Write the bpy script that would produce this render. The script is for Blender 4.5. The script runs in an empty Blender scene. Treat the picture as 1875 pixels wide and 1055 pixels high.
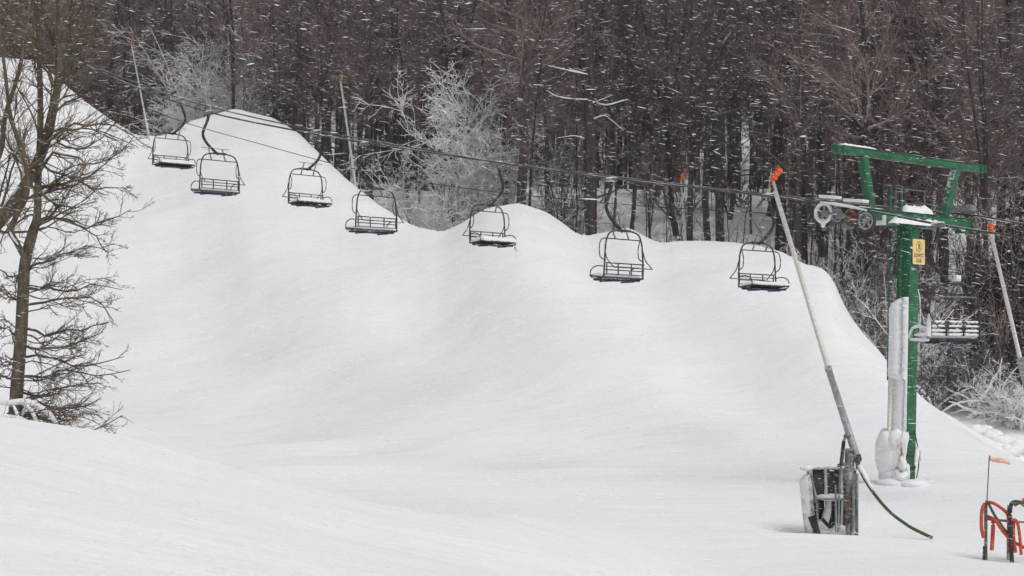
import bpy, math, random
import numpy as np
from mathutils import Vector, Matrix, Euler

# ------------------------------------------------------------------ camera, sky, sun, exposure
sc = bpy.context.scene
F = 3500.0          # focal length in photo pixels (photo 1875 wide)
HZ = 680.0          # photo row of the eye level
CZ = 2.93           # eye height above the tower's foot
cam_d = bpy.data.cameras.new('camera')
cam = bpy.data.objects.new('camera', cam_d)
sc.collection.objects.link(cam)
cam.location = (0, 0, CZ)
cam.rotation_euler = (math.radians(90), 0, 0)
cam_d.sensor_width = 36.0
cam_d.lens = 36.0 * F / 1875.0
cam_d.shift_y = (HZ - 527.5) / 1875.0
cam_d.clip_start = 0.1
cam_d.clip_end = 4000
sc.camera = cam

SUN_EL, SUN_AZ = math.radians(60), math.radians(132)     # azimuth from +Y, positive to +X
world = bpy.data.worlds.new('World')
sc.world = world
world.use_nodes = True
wt = world.node_tree
bg = wt.nodes['Background']
sky = wt.nodes.new('ShaderNodeTexSky')
sky.sky_type = 'NISHITA'
sky.sun_disc = False
sky.sun_elevation = SUN_EL
sky.sun_rotation = SUN_AZ
sky.dust_density = 4.0
hs = wt.nodes.new('ShaderNodeHueSaturation')
hs.inputs['Saturation'].default_value = 0.14
wt.links.new(sky.outputs[0], hs.inputs['Color'])
wt.links.new(hs.outputs[0], bg.inputs['Color'])
bg.inputs['Strength'].default_value = 0.15
sd = bpy.data.lights.new('sun', 'SUN')
sd.energy = 0.95
sd.angle = math.radians(30)
sd.color = (1.0, 0.965, 0.92)
sun = bpy.data.objects.new('sun', sd)
sc.collection.objects.link(sun)
sdir = Vector((math.sin(SUN_AZ) * math.cos(SUN_EL), math.cos(SUN_AZ) * math.cos(SUN_EL), math.sin(SUN_EL)))
sun.rotation_euler = sdir.to_track_quat('Z', 'Y').to_euler()
sc.view_settings.view_transform = 'Standard'
sc.view_settings.look = 'None'
sc.view_settings.gamma = 1
sc.view_settings.exposure = -0.25

random.seed(7)
NP = np.random.default_rng(7)

# ------------------------------------------------------------------ helpers
def P(px, py, Y):
    return Vector(((px - 937.5) / F * Y, Y, CZ + (HZ - py) / F * Y))

def lerp(v, xs, ys):
    return np.interp(v, xs, ys)

def smax(a, b, k):
    h = np.clip(0.5 + 0.5 * (a - b) / k, 0, 1)
    return b * (1 - h) + a * h + k * h * (1 - h)

def newmat(name):
    m = bpy.data.materials.new(name)
    m.use_nodes = True
    nt = m.node_tree
    return m, nt, nt.nodes['Principled BSDF']

def N(nt, t, **kw):
    n = nt.nodes.new(t)
    for k, v in kw.items():
        if k in n.inputs: n.inputs[k].default_value = v
        else: setattr(n, k, v)
    return n

def ramp(nt, fac, stops):
    r = nt.nodes.new('ShaderNodeValToRGB')
    el = r.color_ramp.elements
    while len(el) < len(stops): el.new(0.5)
    for e, (p, c) in zip(el, stops):
        e.position = p
        e.color = (*c, 1) if len(c) == 3 else c
    nt.links.new(fac, r.inputs['Fac'])
    return r

def snow_mask(nt, direction, lo, hi, scale=6.0, amp=0.5, coords='Object'):
    """snow clings where the surface faces `direction`, broken up by noise"""
    geo = N(nt, 'ShaderNodeNewGeometry')
    dot = N(nt, 'ShaderNodeVectorMath', operation='DOT_PRODUCT')
    dot.inputs[1].default_value = Vector(direction).normalized()
    nt.links.new(geo.outputs['Normal'], dot.inputs[0])
    tc = N(nt, 'ShaderNodeTexCoord')
    nz = N(nt, 'ShaderNodeTexNoise', Scale=scale, Detail=4.0)
    nt.links.new(tc.outputs[coords], nz.inputs['Vector'])
    ma = N(nt, 'ShaderNodeMath', operation='MULTIPLY_ADD')
    nt.links.new(nz.outputs['Fac'], ma.inputs[0]); ma.inputs[1].default_value = amp * 2
    ma.inputs[2].default_value = -amp
    ad = N(nt, 'ShaderNodeMath', operation='ADD')
    nt.links.new(dot.outputs['Value'], ad.inputs[0]); nt.links.new(ma.outputs[0], ad.inputs[1])
    mr = N(nt, 'ShaderNodeMapRange')
    mr.inputs['From Min'].default_value = lo; mr.inputs['From Max'].default_value = hi
    nt.links.new(ad.outputs[0], mr.inputs['Value'])
    return mr.outputs[0]

def coat(nt, bsdf, base_socket, mask, snow=(0.8, 0.81, 0.83)):
    mx = N(nt, 'ShaderNodeMix', data_type='RGBA')
    nt.links.new(mask, mx.inputs['Factor'])
    nt.links.new(base_socket, mx.inputs['A'])
    mx.inputs['B'].default_value = (*snow, 1)
    nt.links.new(mx.outputs['Result'], bsdf.inputs['Base Color'])

def noisy_mat(name, c1, c2, scale=8, rough=0.7, metallic=0.0, snow=None, bump=0.0, stretch=None, objrand=0.0):
    m, nt, b = newmat(name)
    tc = N(nt, 'ShaderNodeTexCoord')
    nz = N(nt, 'ShaderNodeTexNoise', Scale=scale, Detail=5.0)
    src = tc.outputs['Object']
    if stretch:
        mp = N(nt, 'ShaderNodeMapping'); mp.inputs['Scale'].default_value = stretch
        nt.links.new(src, mp.inputs['Vector']); src = mp.outputs[0]
    nt.links.new(src, nz.inputs['Vector'])
    fac = nz.outputs['Fac']
    if objrand:
        oi = N(nt, 'ShaderNodeObjectInfo')
        ma = N(nt, 'ShaderNodeMath', operation='MULTIPLY_ADD'); ma.inputs[1].default_value = objrand
        nt.links.new(oi.outputs['Random'], ma.inputs[0]); nt.links.new(fac, ma.inputs[2])
        sb = N(nt, 'ShaderNodeMath', operation='SUBTRACT'); sb.inputs[1].default_value = objrand / 2
        nt.links.new(ma.outputs[0], sb.inputs[0]); fac = sb.outputs[0]
    r = ramp(nt, fac, [(0.3, c1), (0.7, c2)])
    if snow:
        coat(nt, b, r.outputs['Color'], snow_mask(nt, *snow))
    else:
        nt.links.new(r.outputs['Color'], b.inputs['Base Color'])
    b.inputs['Roughness'].default_value = rough
    b.inputs['Metallic'].default_value = metallic
    if bump:
        bp = N(nt, 'ShaderNodeBump', Strength=bump, Distance=0.02)
        nt.links.new(nz.outputs['Fac'], bp.inputs['Height'])
        nt.links.new(bp.outputs[0], b.inputs['Normal'])
    return m

# snow on the ground: wind-packed, fine grain, faint long streaks
def make_snow():
    m, nt, b = newmat('snow')
    geo = N(nt, 'ShaderNodeNewGeometry')
    mp = N(nt, 'ShaderNodeMapping'); mp.inputs['Scale'].default_value = (0.25, 1.3, 1.6)
    mp.inputs['Rotation'].default_value = (0, 0, math.radians(-14))
    nt.links.new(geo.outputs['Position'], mp.inputs['Vector'])
    n1 = N(nt, 'ShaderNodeTexNoise', Scale=1.1, Detail=7.0, Roughness=0.62)
    nt.links.new(mp.outputs[0], n1.inputs['Vector'])
    n2 = N(nt, 'ShaderNodeTexNoise', Scale=0.13, Detail=3.0)
    nt.links.new(geo.outputs['Position'], n2.inputs['Vector'])
    n3 = N(nt, 'ShaderNodeTexNoise', Scale=26.0, Detail=3.0)
    nt.links.new(geo.outputs['Position'], n3.inputs['Vector'])
    r = ramp(nt, n2.outputs['Fac'], [(0.3, (0.785, 0.80, 0.825)), (0.7, (0.86, 0.86, 0.865))])
    r2 = ramp(nt, n1.outputs['Fac'], [(0.3, (0.955, 0.957, 0.962)), (0.7, (1, 1, 1))])
    mx = N(nt, 'ShaderNodeMix', data_type='RGBA', blend_type='MULTIPLY'); mx.inputs['Factor'].default_value = 1
    nt.links.new(r.outputs[0], mx.inputs['A']); nt.links.new(r2.outputs[0], mx.inputs['B'])
    nt.links.new(mx.outputs['Result'], b.inputs['Base Color'])
    b1 = N(nt, 'ShaderNodeBump', Strength=0.7, Distance=0.12)
    nt.links.new(n1.outputs['Fac'], b1.inputs['Height'])
    b2 = N(nt, 'ShaderNodeBump', Strength=0.5, Distance=0.02)
    nt.links.new(n3.outputs['Fac'], b2.inputs['Height']); nt.links.new(b1.outputs[0], b2.inputs['Normal'])
    nt.links.new(b2.outputs[0], b.inputs['Normal'])
    b.inputs['Roughness'].default_value = 0.75
    b.inputs['Specular IOR Level'].default_value = 0.25
    return m

UP = (0, 0, 1)
WIND = (-0.75, -0.25, 0.75)
M = {}
M['snow'] = make_snow()
M['snow_lump'] = noisy_mat('clinging snow', (0.74, 0.75, 0.77), (0.84, 0.84, 0.85), 9, 0.8, bump=0.5)
M['green'] = noisy_mat('green tower paint', (0.004, 0.075, 0.030), (0.014, 0.15, 0.062), 3.5, 0.55, snow=((-0.4, -0.2, 0.9), 0.75, 0.95, 14, 0.4))
M['green_plain'] = noisy_mat('green steel', (0.004, 0.09, 0.033), (0.007, 0.13, 0.05), 5, 0.5)
M['dark_steel'] = noisy_mat('dark chair steel', (0.012, 0.012, 0.012), (0.05, 0.044, 0.03), 7, 0.5, snow=(UP, 0.85, 1.1, 20, 0.3))
M['hanger'] = noisy_mat('dark brown hanger steel', (0.008, 0.007, 0.005), (0.03, 0.024, 0.014), 7, 0.6)
M['grey_steel'] = noisy_mat('galvanised steel', (0.13, 0.14, 0.145), (0.26, 0.27, 0.27), 9, 0.45, 0.3, snow=(WIND, 0.9, 1.15, 16, 0.35))
M['pale_pole'] = noisy_mat('frosted aluminium pole', (0.50, 0.47, 0.43), (0.74, 0.72, 0.68), 8, 0.55, 0.1, stretch=(1, 1, 6))
M['lower_pole'] = noisy_mat('grey lance sleeve', (0.22, 0.22, 0.215), (0.40, 0.40, 0.39), 12, 0.5, 0.2)
M['rust'] = noisy_mat('rusty steel', (0.05, 0.025, 0.018), (0.16, 0.12, 0.10), 14, 0.8)
M['orange_far'] = noisy_mat('dull orange tip', (0.35, 0.10, 0.05), (0.5, 0.2, 0.12), 10, 0.6, snow=(UP, 0.6, 1.0, 20, 0.4))
M['orange'] = noisy_mat('orange nozzle head', (0.75, 0.09, 0.01), (0.9, 0.16, 0.02), 10, 0.5, snow=(UP, 1.0, 1.2, 20, 0.3))
M['black'] = noisy_mat('black padding', (0.006, 0.006, 0.007), (0.016, 0.016, 0.018), 6, 0.6, snow=((-0.6, -0.1, 0.75), 0.75, 1.3, 7, 0.6))
M['caked_pad'] = noisy_mat('snow caked padding', (0.05, 0.05, 0.055), (0.76, 0.77, 0.79), 5, 0.8, snow=((-0.6, -0.5, 0.6), 0.35, 0.75, 6, 0.5), bump=0.5)
M['black_plain'] = noisy_mat('black rubber', (0.01, 0.01, 0.012), (0.03, 0.03, 0.03), 9, 0.6)
M['blue'] = noisy_mat('blue seat underside', (0.008, 0.012, 0.035), (0.014, 0.025, 0.07), 8, 0.6)
M['hose_green'] = noisy_mat('green hose', (0.02, 0.05, 0.015), (0.05, 0.10, 0.03), 20, 0.6)
M['hose_orange'] = noisy_mat('orange red hose', (0.42, 0.035, 0.01), (0.62, 0.09, 0.03), 8, 0.6)
M['flag'] = noisy_mat('faded pink flag', (0.80, 0.50, 0.38), (0.86, 0.60, 0.48), 20, 0.9)
M['sign'] = noisy_mat('yellow sign', (0.80, 0.58, 0.20), (0.85, 0.65, 0.28), 6, 0.5)
M['sign_ink'] = noisy_mat('sign lettering', (0.22, 0.13, 0.02), (0.30, 0.19, 0.04), 9, 0.6)
M['yellow_pad'] = noisy_mat('yellow pad', (0.36, 0.20, 0.02), (0.5, 0.3, 0.05), 9, 0.8, snow=(WIND, 0.3, 0.7, 10, 0.5))
M['red'] = noisy_mat('red wheel liner', (0.3, 0.03, 0.02), (0.45, 0.06, 0.05), 8, 0.6)
M['rim'] = noisy_mat('bright wheel rim', (0.25, 0.25, 0.24), (0.5, 0.5, 0.49), 12, 0.4, 0.2)
M['tyre'] = noisy_mat('wheel rubber', (0.02, 0.02, 0.02), (0.05, 0.05, 0.05), 8, 0.6, snow=(WIND, 0.8, 1.1, 12, 0.4))
M['bark'] = noisy_mat('forest bark', (0.022, 0.016, 0.014), (0.085, 0.066, 0.060), 5, 0.9, snow=(WIND, 1.05, 1.2, 7, 0.42), bump=0.4, stretch=(1, 1, 0.25), objrand=0.5)
M['bark_far'] = noisy_mat('weathered bark', (0.03, 0.022, 0.021), (0.08, 0.062, 0.058), 4, 0.9, snow=(WIND, 1.05, 1.2, 3, 0.42), stretch=(1, 1, 0.3), objrand=0.6)
M['twig'] = noisy_mat('red brown twigs', (0.10, 0.070, 0.062), (0.29, 0.22, 0.20), 0.8, 0.9, snow=(UP, 0.80, 1.2, 1.0, 0.5), objrand=0.9)
M['frost'] = noisy_mat('rimed twigs', (0.42, 0.41, 0.41), (0.95, 0.95, 0.96), 2.6, 0.9, objrand=0.3)
M['frost_low'] = noisy_mat('half rimed brush', (0.05, 0.042, 0.04), (0.84, 0.84, 0.85), 3.2, 0.9, objrand=0.5)
M['near_bark'] = noisy_mat('tan grey bark', (0.05, 0.038, 0.026), (0.17, 0.135, 0.095), 12, 0.85, snow=((-0.9, -0.3, 0.6), 0.95, 1.2, 7, 0.5), bump=0.5, stretch=(1, 1, 0.3))
M['near_twig'] = noisy_mat('brown twigs', (0.07, 0.050, 0.032), (0.24, 0.18, 0.115), 1.2, 0.9)
M['needle'] = noisy_mat('dark evergreen needles', (0.006, 0.012, 0.008), (0.022, 0.032, 0.02), 3, 0.9, snow=(UP, 0.95, 1.2, 2.0, 0.6))
M['cable'] = noisy_mat('steel cable', (0.02, 0.02, 0.022), (0.05, 0.05, 0.055), 9, 0.5, snow=(UP, 0.86, 1.0, 1.2, 0.40))
fm = bpy.data.materials.new('snowflakes'); fm.use_nodes = True; _n = fm.node_tree; _n.nodes.clear()
_o = _n.nodes.new('ShaderNodeOutputMaterial'); _d = _n.nodes.new('ShaderNodeBsdfDiffuse'); _t = _n.nodes.new('ShaderNodeBsdfTranslucent'); _m = _n.nodes.new('ShaderNodeMixShader')
_d.inputs[0].default_value = (.97, .97, .97, 1); _t.inputs[0].default_value = (1, 1, 1, 1)
_n.links.new(_d.outputs[0], _m.inputs[1]); _n.links.new(_t.outputs[0], _m.inputs[2]); _tr = _n.nodes.new('ShaderNodeBsdfTransparent'); _m2 = _n.nodes.new('ShaderNodeMixShader'); _m2.inputs[0].default_value = .35
_n.links.new(_m.outputs[0], _m2.inputs[1]); _n.links.new(_tr.outputs[0], _m2.inputs[2]); _n.links.new(_m2.outputs[0], _o.inputs[0]); M['flake'] = fm

class MB:
    """collects shapes and links them as ONE mesh object"""
    def __init__(s):
        s.v = []; s.f = []; s.n = 0
    def add(s, verts, quads):
        verts = np.asarray(verts, float).reshape(-1, 3); quads = np.asarray(quads, int)
        s.v.append(verts); s.f.append(quads + s.n); s.n += len(verts)
    def tubes(s, Pn, Rn, sides=3, cap=False):
        """Pn (n,k,3) paths, Rn (n,k) radii"""
        Pn = np.asarray(Pn, float); Rn = np.asarray(Rn, float)
        if Pn.ndim == 2: Pn = Pn[None]; Rn = Rn[None]
        n, k, _ = Pn.shape
        T = np.gradient(Pn, axis=1)
        T /= np.linalg.norm(T, axis=2, keepdims=True) + 1e-9
        mean = T.mean(axis=1)
        ref = np.where(np.abs(mean[:, 2:3]) > 0.8, np.array([[0., 1., 0.]]), np.array([[0., 0., 1.]]))[:, None, :]
        A = np.cross(T, ref); A /= np.linalg.norm(A, axis=2, keepdims=True) + 1e-9
        B = np.cross(T, A)
        an = np.arange(sides) * 2 * np.pi / sides
        V = Pn[:, :, None, :] + Rn[:, :, None, None] * (np.cos(an)[None, None, :, None] * A[:, :, None, :] + np.sin(an)[None, None, :, None] * B[:, :, None, :])
        idx = np.arange(n * k * sides).reshape(n, k, sides)
        a = idx[:, :-1, :]; b = np.roll(idx, -1, axis=2)[:, :-1, :]
        c = np.roll(idx, -1, axis=2)[:, 1:, :]; d = idx[:, 1:, :]
        q = np.stack([a, d, c, b], axis=-1).reshape(-1, 4)
        verts = V.reshape(-1, 3)
        if cap and sides > 3:
            # fans onto centre vertices (quads with a repeated corner are avoided: use triangles as quads of centre)
            base = len(verts)
            cents = np.concatenate([Pn[:, 0], Pn[:, -1]])
            verts = np.concatenate([verts, cents])
            tri = []
            for i in range(n):
                for j in range(sides):
                    tri.append((base + i, idx[i, 0, (j + 1) % sides], idx[i, 0, j], -1))
                    tri.append((base + n + i, idx[i, -1, j], idx[i, -1, (j + 1) % sides], -1))
            s.v.append(verts)
            off = s.n
            s.f.append(q + off)
            t = np.array(tri); t[:, :3] += off
            s.f.append(t)
            s.n += len(verts)
        else:
            s.add(verts, q)
    def tube(s, pts, r, sides=8, cap=True, smooth=0):
        pts = [Vector(p) for p in pts]
        if smooth: pts = catmull(pts, smooth)
        k = len(pts)
        if np.isscalar(r): rr = np.full(k, r)
        else: rr = np.interp(np.linspace(0, 1, k), np.linspace(0, 1, len(r)), r)
        s.tubes(np.array([[tuple(p) for p in pts]]), rr[None], sides, cap)
    def box(s, c, d, R=None):
        c = np.array(c, float); d = np.array(d, float) / 2
        vs = np.array([[x, y, z] for x in (-1, 1) for y in (-1, 1) for z in (-1, 1)], float) * d
        if R is not None: vs = vs @ np.array(R).T
        s.add(vs + c, [[0, 1, 3, 2], [4, 6, 7, 5], [0, 4, 5, 1], [2, 3, 7, 6], [0, 2, 6, 4], [1, 5, 7, 3]])
    def beam(s, p0, p1, w, h, side=(1, 0, 0)):
        """box between two points; w across `side`, h across the third axis"""
        p0 = Vector(p0); p1 = Vector(p1); t = (p1 - p0); L = t.length; t.normalize()
        a = Vector(side); a = (a - t * a.dot(t)).normalized(); b = t.cross(a)
        R = np.array([[a.x, t.x, b.x], [a.y, t.y, b.y], [a.z, t.z, b.z]])
        s.box((p0 + p1) / 2, (w, L, h), R)
    def blob(s, c, r, seed=0, lump=0.25, nu=14, nv=9, floor=None):
        rg = np.random.default_rng(seed)
        ph = rg.uniform(0, 6.28, (6,)); 
        u = np.arange(nu) * 2 * np.pi / nu; v = np.linspace(0.02, np.pi - 0.02, nv)
        U, V = np.meshgrid(u, v)
        d = 1 + lump * (0.5 * np.sin(3 * U + ph[0]) * np.sin(2 * V + ph[1]) + 0.35 * np.sin(2 * U + 3 * V + ph[2]) + 0.3 * np.sin(5 * U + ph[3]) * np.sin(4 * V + ph[4]))
        x = c[0] + r[0] * d * np.sin(V) * np.cos(U); y = c[1] + r[1] * d * np.sin(V) * np.sin(U); z = c[2] + r[2] * d * np.cos(V)
        vs = np.stack([x, y, z], -1).reshape(-1, 3)
        idx = np.arange(nu * nv).reshape(nv, nu)
        a = idx[:-1]; b = np.roll(idx, -1, 1)[:-1]; c2 = np.roll(idx, -1, 1)[1:]; d2 = idx[1:]
        s.add(vs, np.stack([a, d2, c2, b], -1).reshape(-1, 4))
    def ring(s, c, axis, R, r, n=24, m=8, aspect=1.0):
        ax = Vector(axis).normalized(); a = ax.orthogonal().normalized(); b = ax.cross(a)
        vs = []
        for i in range(n):
            t = 2 * math.pi * i / n; o = a * math.cos(t) + b * math.sin(t)
            for j in range(m):
                p = 2 * math.pi * j / m
                vs.append(tuple(Vector(c) + o * (R + r * math.cos(p)) + ax * (r * aspect * math.sin(p))))
        idx = np.arange(n * m).reshape(n, m)
        A = idx; B = np.roll(idx, -1, 1); C = np.roll(np.roll(idx, -1, 0), -1, 1); D = np.roll(idx, -1, 0)
        s.add(vs, np.stack([A, D, C, B], -1).reshape(-1, 4))
    def build(s, name, mat, parent=None, smooth=False, loc=None, bevel=0):
        me = bpy.data.meshes.new(name)
        V = np.concatenate(s.v); Fs = [np.asarray(f) for f in s.f]
        quads = []; tris = []
        for f in Fs:
            m = f[:, 3] < 0
            if m.any(): tris.append(f[m][:, :3]); 
            if (~m).any(): quads.append(f[~m])
        q = np.concatenate(quads) if quads else np.zeros((0, 4), int)
        t = np.concatenate(tris) if tris else np.zeros((0, 3), int)
        me.vertices.add(len(V)); me.vertices.foreach_set('co', V.astype(np.float32).ravel())
        loops = np.concatenate([q.ravel(), t.ravel()]).astype(np.int32)
        me.loops.add(len(loops)); me.loops.foreach_set('vertex_index', loops)
        nf = len(q) + len(t); me.polygons.add(nf)
        starts = np.concatenate([np.arange(len(q)) * 4, len(q) * 4 + np.arange(len(t)) * 3]).astype(np.int32)
        me.polygons.foreach_set('loop_start', starts)
        me.update(calc_edges=True); me.validate()
        if smooth: me.polygons.foreach_set('use_smooth', [True] * len(me.polygons))
        me.materials.append(mat)
        o = bpy.data.objects.new(name, me)
        sc.collection.objects.link(o)
        if parent: o.parent = parent
        if loc is not None: o.location = loc
        if bevel:
            bv = o.modifiers.new('bevel', 'BEVEL'); bv.width = bevel; bv.segments = 2; bv.limit_method = 'ANGLE'
        return o

def catmull(pts, n):
    out = []
    P_ = [pts[0] * 2 - pts[1]] + list(pts) + [pts[-1] * 2 - pts[-2]]
    for i in range(1, len(P_) - 2):
        a, b, c, d = P_[i - 1], P_[i], P_[i + 1], P_[i + 2]
        for j in range(n):
            t = j / n
            out.append(0.5 * ((2 * b) + (c - a) * t + (2 * a - 5 * b + 4 * c - d) * t * t + (3 * b - a - 3 * c + d) * t ** 3))
    out.append(pts[-1].copy())
    return out

def tag(o, label=None, cat=None, group=None, kind=None):
    if label: o['label'] = label
    if cat: o['category'] = cat
    if group: o['group'] = group
    if kind: o['kind'] = kind
    return o

def thing(name, label, cat, loc=(0, 0, 0), rz=0.0, group=None):
    o = bpy.data.objects.new(name, None)
    sc.collection.objects.link(o)
    o.empty_display_size = 0.3
    o.location = loc; o.rotation_euler = (0, 0, rz)
    return tag(o, label, cat, group)

def copy_tree(o, parent=None):
    c = o.copy(); sc.collection.objects.link(c); c.parent = parent
    for ch in list(o.children): copy_tree(ch, c)
    return c

# ------------------------------------------------------------------ terrain
RU = [-400, -60, 0, 70, 130, 190, 250, 300, 350, 430, 500, 545, 600, 640, 690, 720, 760, 810, 850, 890, 950, 1000, 1035, 1065, 1100, 1150, 1180, 1205, 1240, 1290, 1345, 1400, 1440, 1470, 1500, 1525, 1545, 1575, 1610, 1640, 1700, 1760, 1810, 1875, 2000, 2400]
RROW = [150, 112, 105, 112, 165, 212, 250, 250, 222, 199, 216, 242, 296, 333, 372, 393, 416, 428, 408, 382, 372, 388, 412, 434, 427, 417, 432, 446, 442, 441, 444, 452, 464, 482, 489, 508, 560, 604, 643, 677, 735, 768, 786, 803, 830, 850]
RY_U = [-400, 0, 250, 430, 680, 890, 1140, 1300, 1400, 1530, 1640, 1875, 2400]
RY_Y = [128, 126, 122, 115, 97, 88, 86, 82, 78, 72, 69, 66, 64]
FT_Y = [68, 67, 66, 64, 60, 57, 55, 54, 54, 53, 52, 51, 49]

def base_ground(X, Y):
    g = lerp(Y, [-40, 0, 20, 36, 42, 50, 58, 70, 90], [1.3, 1.2, 0.12, -0.80, -0.62, 0.0, 0.22, 0.5, 0.9])
    # foreground mound the photographer stands on
    h = lerp(X, [-14, -5.9, -4.6, -2.6, -1.5, -0.23, 1.65, 4, 8], [2.55, 2.36, 2.18, 1.67, 1.39, 1.13, 0.62, -0.5, -2.2])
    k = lerp(X, [-14, -8, -5.5, -3, -1.6, -0.2], [0.02, 0.035, 0.16, 0.26, 0.13, 0.05])
    t = np.clip(Y / 22.0, 0, 1); t = t * t * (3 - 2 * t)
    near = 1.15 + (h - 1.15) * t
    far = h - k * (Y - 22) - 0.02 * np.maximum(Y - 31, 0) ** 2
    m = np.where(Y < 22, near, far)
    xs = np.clip((4.0 - X) / 4.0, 0, 1); xs = xs * xs * (3 - 2 * xs)
    g = g + 0.78 * np.exp(-((Y - 35) / 8.0) ** 2) * xs
    return smax(g, m, 0.5)

def bump2(X, Y, cx, cy, sx, sy, rot, amp):
    c, s = math.cos(rot), math.sin(rot)
    u = (X - cx) * c + (Y - cy) * s; v = -(X - cx) * s + (Y - cy) * c
    return amp * np.exp(-(u / sx) ** 2 - (v / sy) ** 2)

def smooth_row(u):
    # light smoothing of the traced crest so that it rounds like settled snow
    return sum(w * np.interp(u + d, RU, RROW) for d, w in ((-16, .12), (-8, .22), (0, .32), (8, .22), (16, .12)))

_rn = np.random.default_rng(99).uniform(-1, 1, (64, 64))
def vnoise(x, y):
    xi = np.floor(x).astype(int); yi = np.floor(y).astype(int); fx = x - xi; fy = y - yi
    fx = fx * fx * (3 - 2 * fx); fy = fy * fy * (3 - 2 * fy)
    g = lambda a, b: _rn[a % 64, b % 64]
    return (g(xi, yi) * (1 - fx) + g(xi + 1, yi) * fx) * (1 - fy) + (g(xi, yi + 1) * (1 - fx) + g(xi + 1, yi + 1) * fx) * fy
def wind_relief(X, Y):
    c, s = math.cos(.5), math.sin(.5)
    a = X * c + Y * s; b = -X * s + Y * c
    return .16 * vnoise(a / 9, b / 5) + .07 * vnoise(a / 4.1 + 9, b / 2.0 + 5) + .028 * vnoise(a / 2.0 + 3, b / .8) + .012 * vnoise(a / .9, b / .45 + 7)

def height(X, Y, ridge_gain=None):
    Ys = np.maximum(Y, 30.0)
    u = X / Ys * F + 937.5
    ww = (.08, .12, .2, .2, .2, .12, .08); dd = (-150, -100, -50, 0, 50, 100, 150)
    yr = sum(w * np.interp(u + d, RY_U, RY_Y) for w, d in zip(ww, dd)); ft = sum(w * np.interp(u + d, RY_U, FT_Y) for w, d in zip(ww, dd))
    row = smooth_row(u)
    zr = CZ + (HZ - row) / F * yr
    g = base_ground(X, Y)
    t = np.clip((Y - ft) / (yr - ft), 0, 1)
    # the traced crest blends into a broad even slope lower on the face
    us = np.stack([np.interp(u + d, RU, RROW) for d in np.linspace(-320, 320, 17)]).mean(0)
    zs = CZ + (HZ - us) / F * yr
    zr = zs + (zr - zs) * np.where(t < 1, (np.clip((t - 0.2) / 0.8, 0, 1) ** 1.8), 1.0)
    prof = 0.5 - 0.5 * np.cos(np.pi * t ** 0.92)
    prof = 0.55 * prof + 0.45 * np.sin(0.5 * np.pi * t) ** 1.5
    gy = np.interp(ft, [50, 90], [0.2, 0.9])
    face = np.where(Y < ft, g, g + (zr - gy) * prof)
    d = np.maximum(Y - yr, 0)
    face = face - 0.055 * np.minimum(d, 8) ** 2 - 0.88 * np.maximum(d - 8, 0)
    # forest floor behind the piles
    fl = lerp(Y, [40, 62, 66, 90, 118, 140, 170, 225, 400, 900], [-20, -4, 0, 6.3, 14.2, 15.0, 20.0, 30.0, 40.0, 60.0])
    z = smax(face, fl, 0.7)
    # gullies between the piles and soft swells on the long face
    on = np.clip((Y - 50) / 8, 0, 1) * np.clip((u - 330) / 120, 0, 1)
    ff = np.clip((Y - ft + 3) / 8, 0, 1) * np.clip((yr - Y) / 6, 0, 1)
    z = z + on * ff * (bump2(X, Y, 9.5, 66, 2.2, 9, 0.35, 0.4) + bump2(X, Y, 1.2, 75, 2.8, 13, 0.25, 0.6)
            + bump2(X, Y, -5.2, 78, 2.4, 14, 0.35, -0.75) + bump2(X, Y, 5.2, 70, 2.2, 11, 0.3, -0.5)
            + bump2(X, Y, -11, 84, 3.0, 12, 0.4, 0.5) + bump2(X, Y, 13.2, 61, 1.6, 6, 0.4, 0.4))
    # drifts and scoops
    z = z + bump2(X, Y, -7.2, 62.5, 2.6, 0.8, -0.12, 0.22) + bump2(X, Y, -1.4, 54, 12, 0.9, 0.03, 0.07)
    z = z + bump2(X, Y, 7.1, 42.5, 1.5, 1.1, 0, -0.26) + bump2(X, Y, 6.6, 40.9, 2.4, .5, 0, 0.06) + bump2(X, Y, 8.5, 42.6, 0.8, 0.7, 0, -0.08) + bump2(X, Y, 9.9, 38.0, 1.2, .8, 0, -0.12)
    z = z + bump2(X, Y, 10.3, 49.7, 1.0, 0.8, 0, 0.12)
    z = z + bump2(X, Y, -1.9, 12.6, 1.5, 0.5, 0.1, 0.05) + bump2(X, Y, -0.7, 16.5, 0.8, 3.0, 0.5, 0.04) + bump2(X, Y, 0.5, 20.0, 0.6, 3.0, 0.6, 0.04)
    z = z + 0.035 * np.sin(X * 0.9 + Y * 0.35 + 1.2 * np.sin(Y * 0.21)) * np.clip((70 - Y) / 30, 0, 1)
    amp = np.interp(Y, [0, 20, 46, 60, 90, 130], [.25, .3, .45, 1.0, 1.2, .6])
    z = z + wind_relief(X, Y) * amp * np.where((Y > 44) & (Y < 52), .6, 1)
    z = z + 0.25 * np.sin(X * 0.35 + 1.0) * np.sin(Y * 0.22) * np.clip((Y - 80) / 30, 0, 1)
    return z

def H(x, y):
    return float(height(np.array([float(x)]), np.array([float(y)]))[0])

# calibrate the crest: raise/lower so that the seen skyline lands on the traced rows
def calibrate():
    global RROW
    RU_d = np.arange(-400, 2401, 10.0)
    rows = np.interp(RU_d, RU, RROW).astype(float)
    target = rows.copy()
    Yp = np.linspace(40, 135, 500)
    for it in range(4):
        globals()['RU'] = RU_d; globals()['RROW'] = rows
        for i, u in enumerate(RU_d):
            yr = np.interp(u, RY_U, RY_Y)
            Yq = Yp[Yp < yr + 3]
            z = height((u - 937.5) / F * Yq, Yq)
            seen = (HZ - (z - CZ) / Yq * F)[Yq > 45].min()
            rows[i] = rows[i] + (target[i] - seen) * 0.8
    globals()['RROW'] = rows
calibrate()

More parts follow.
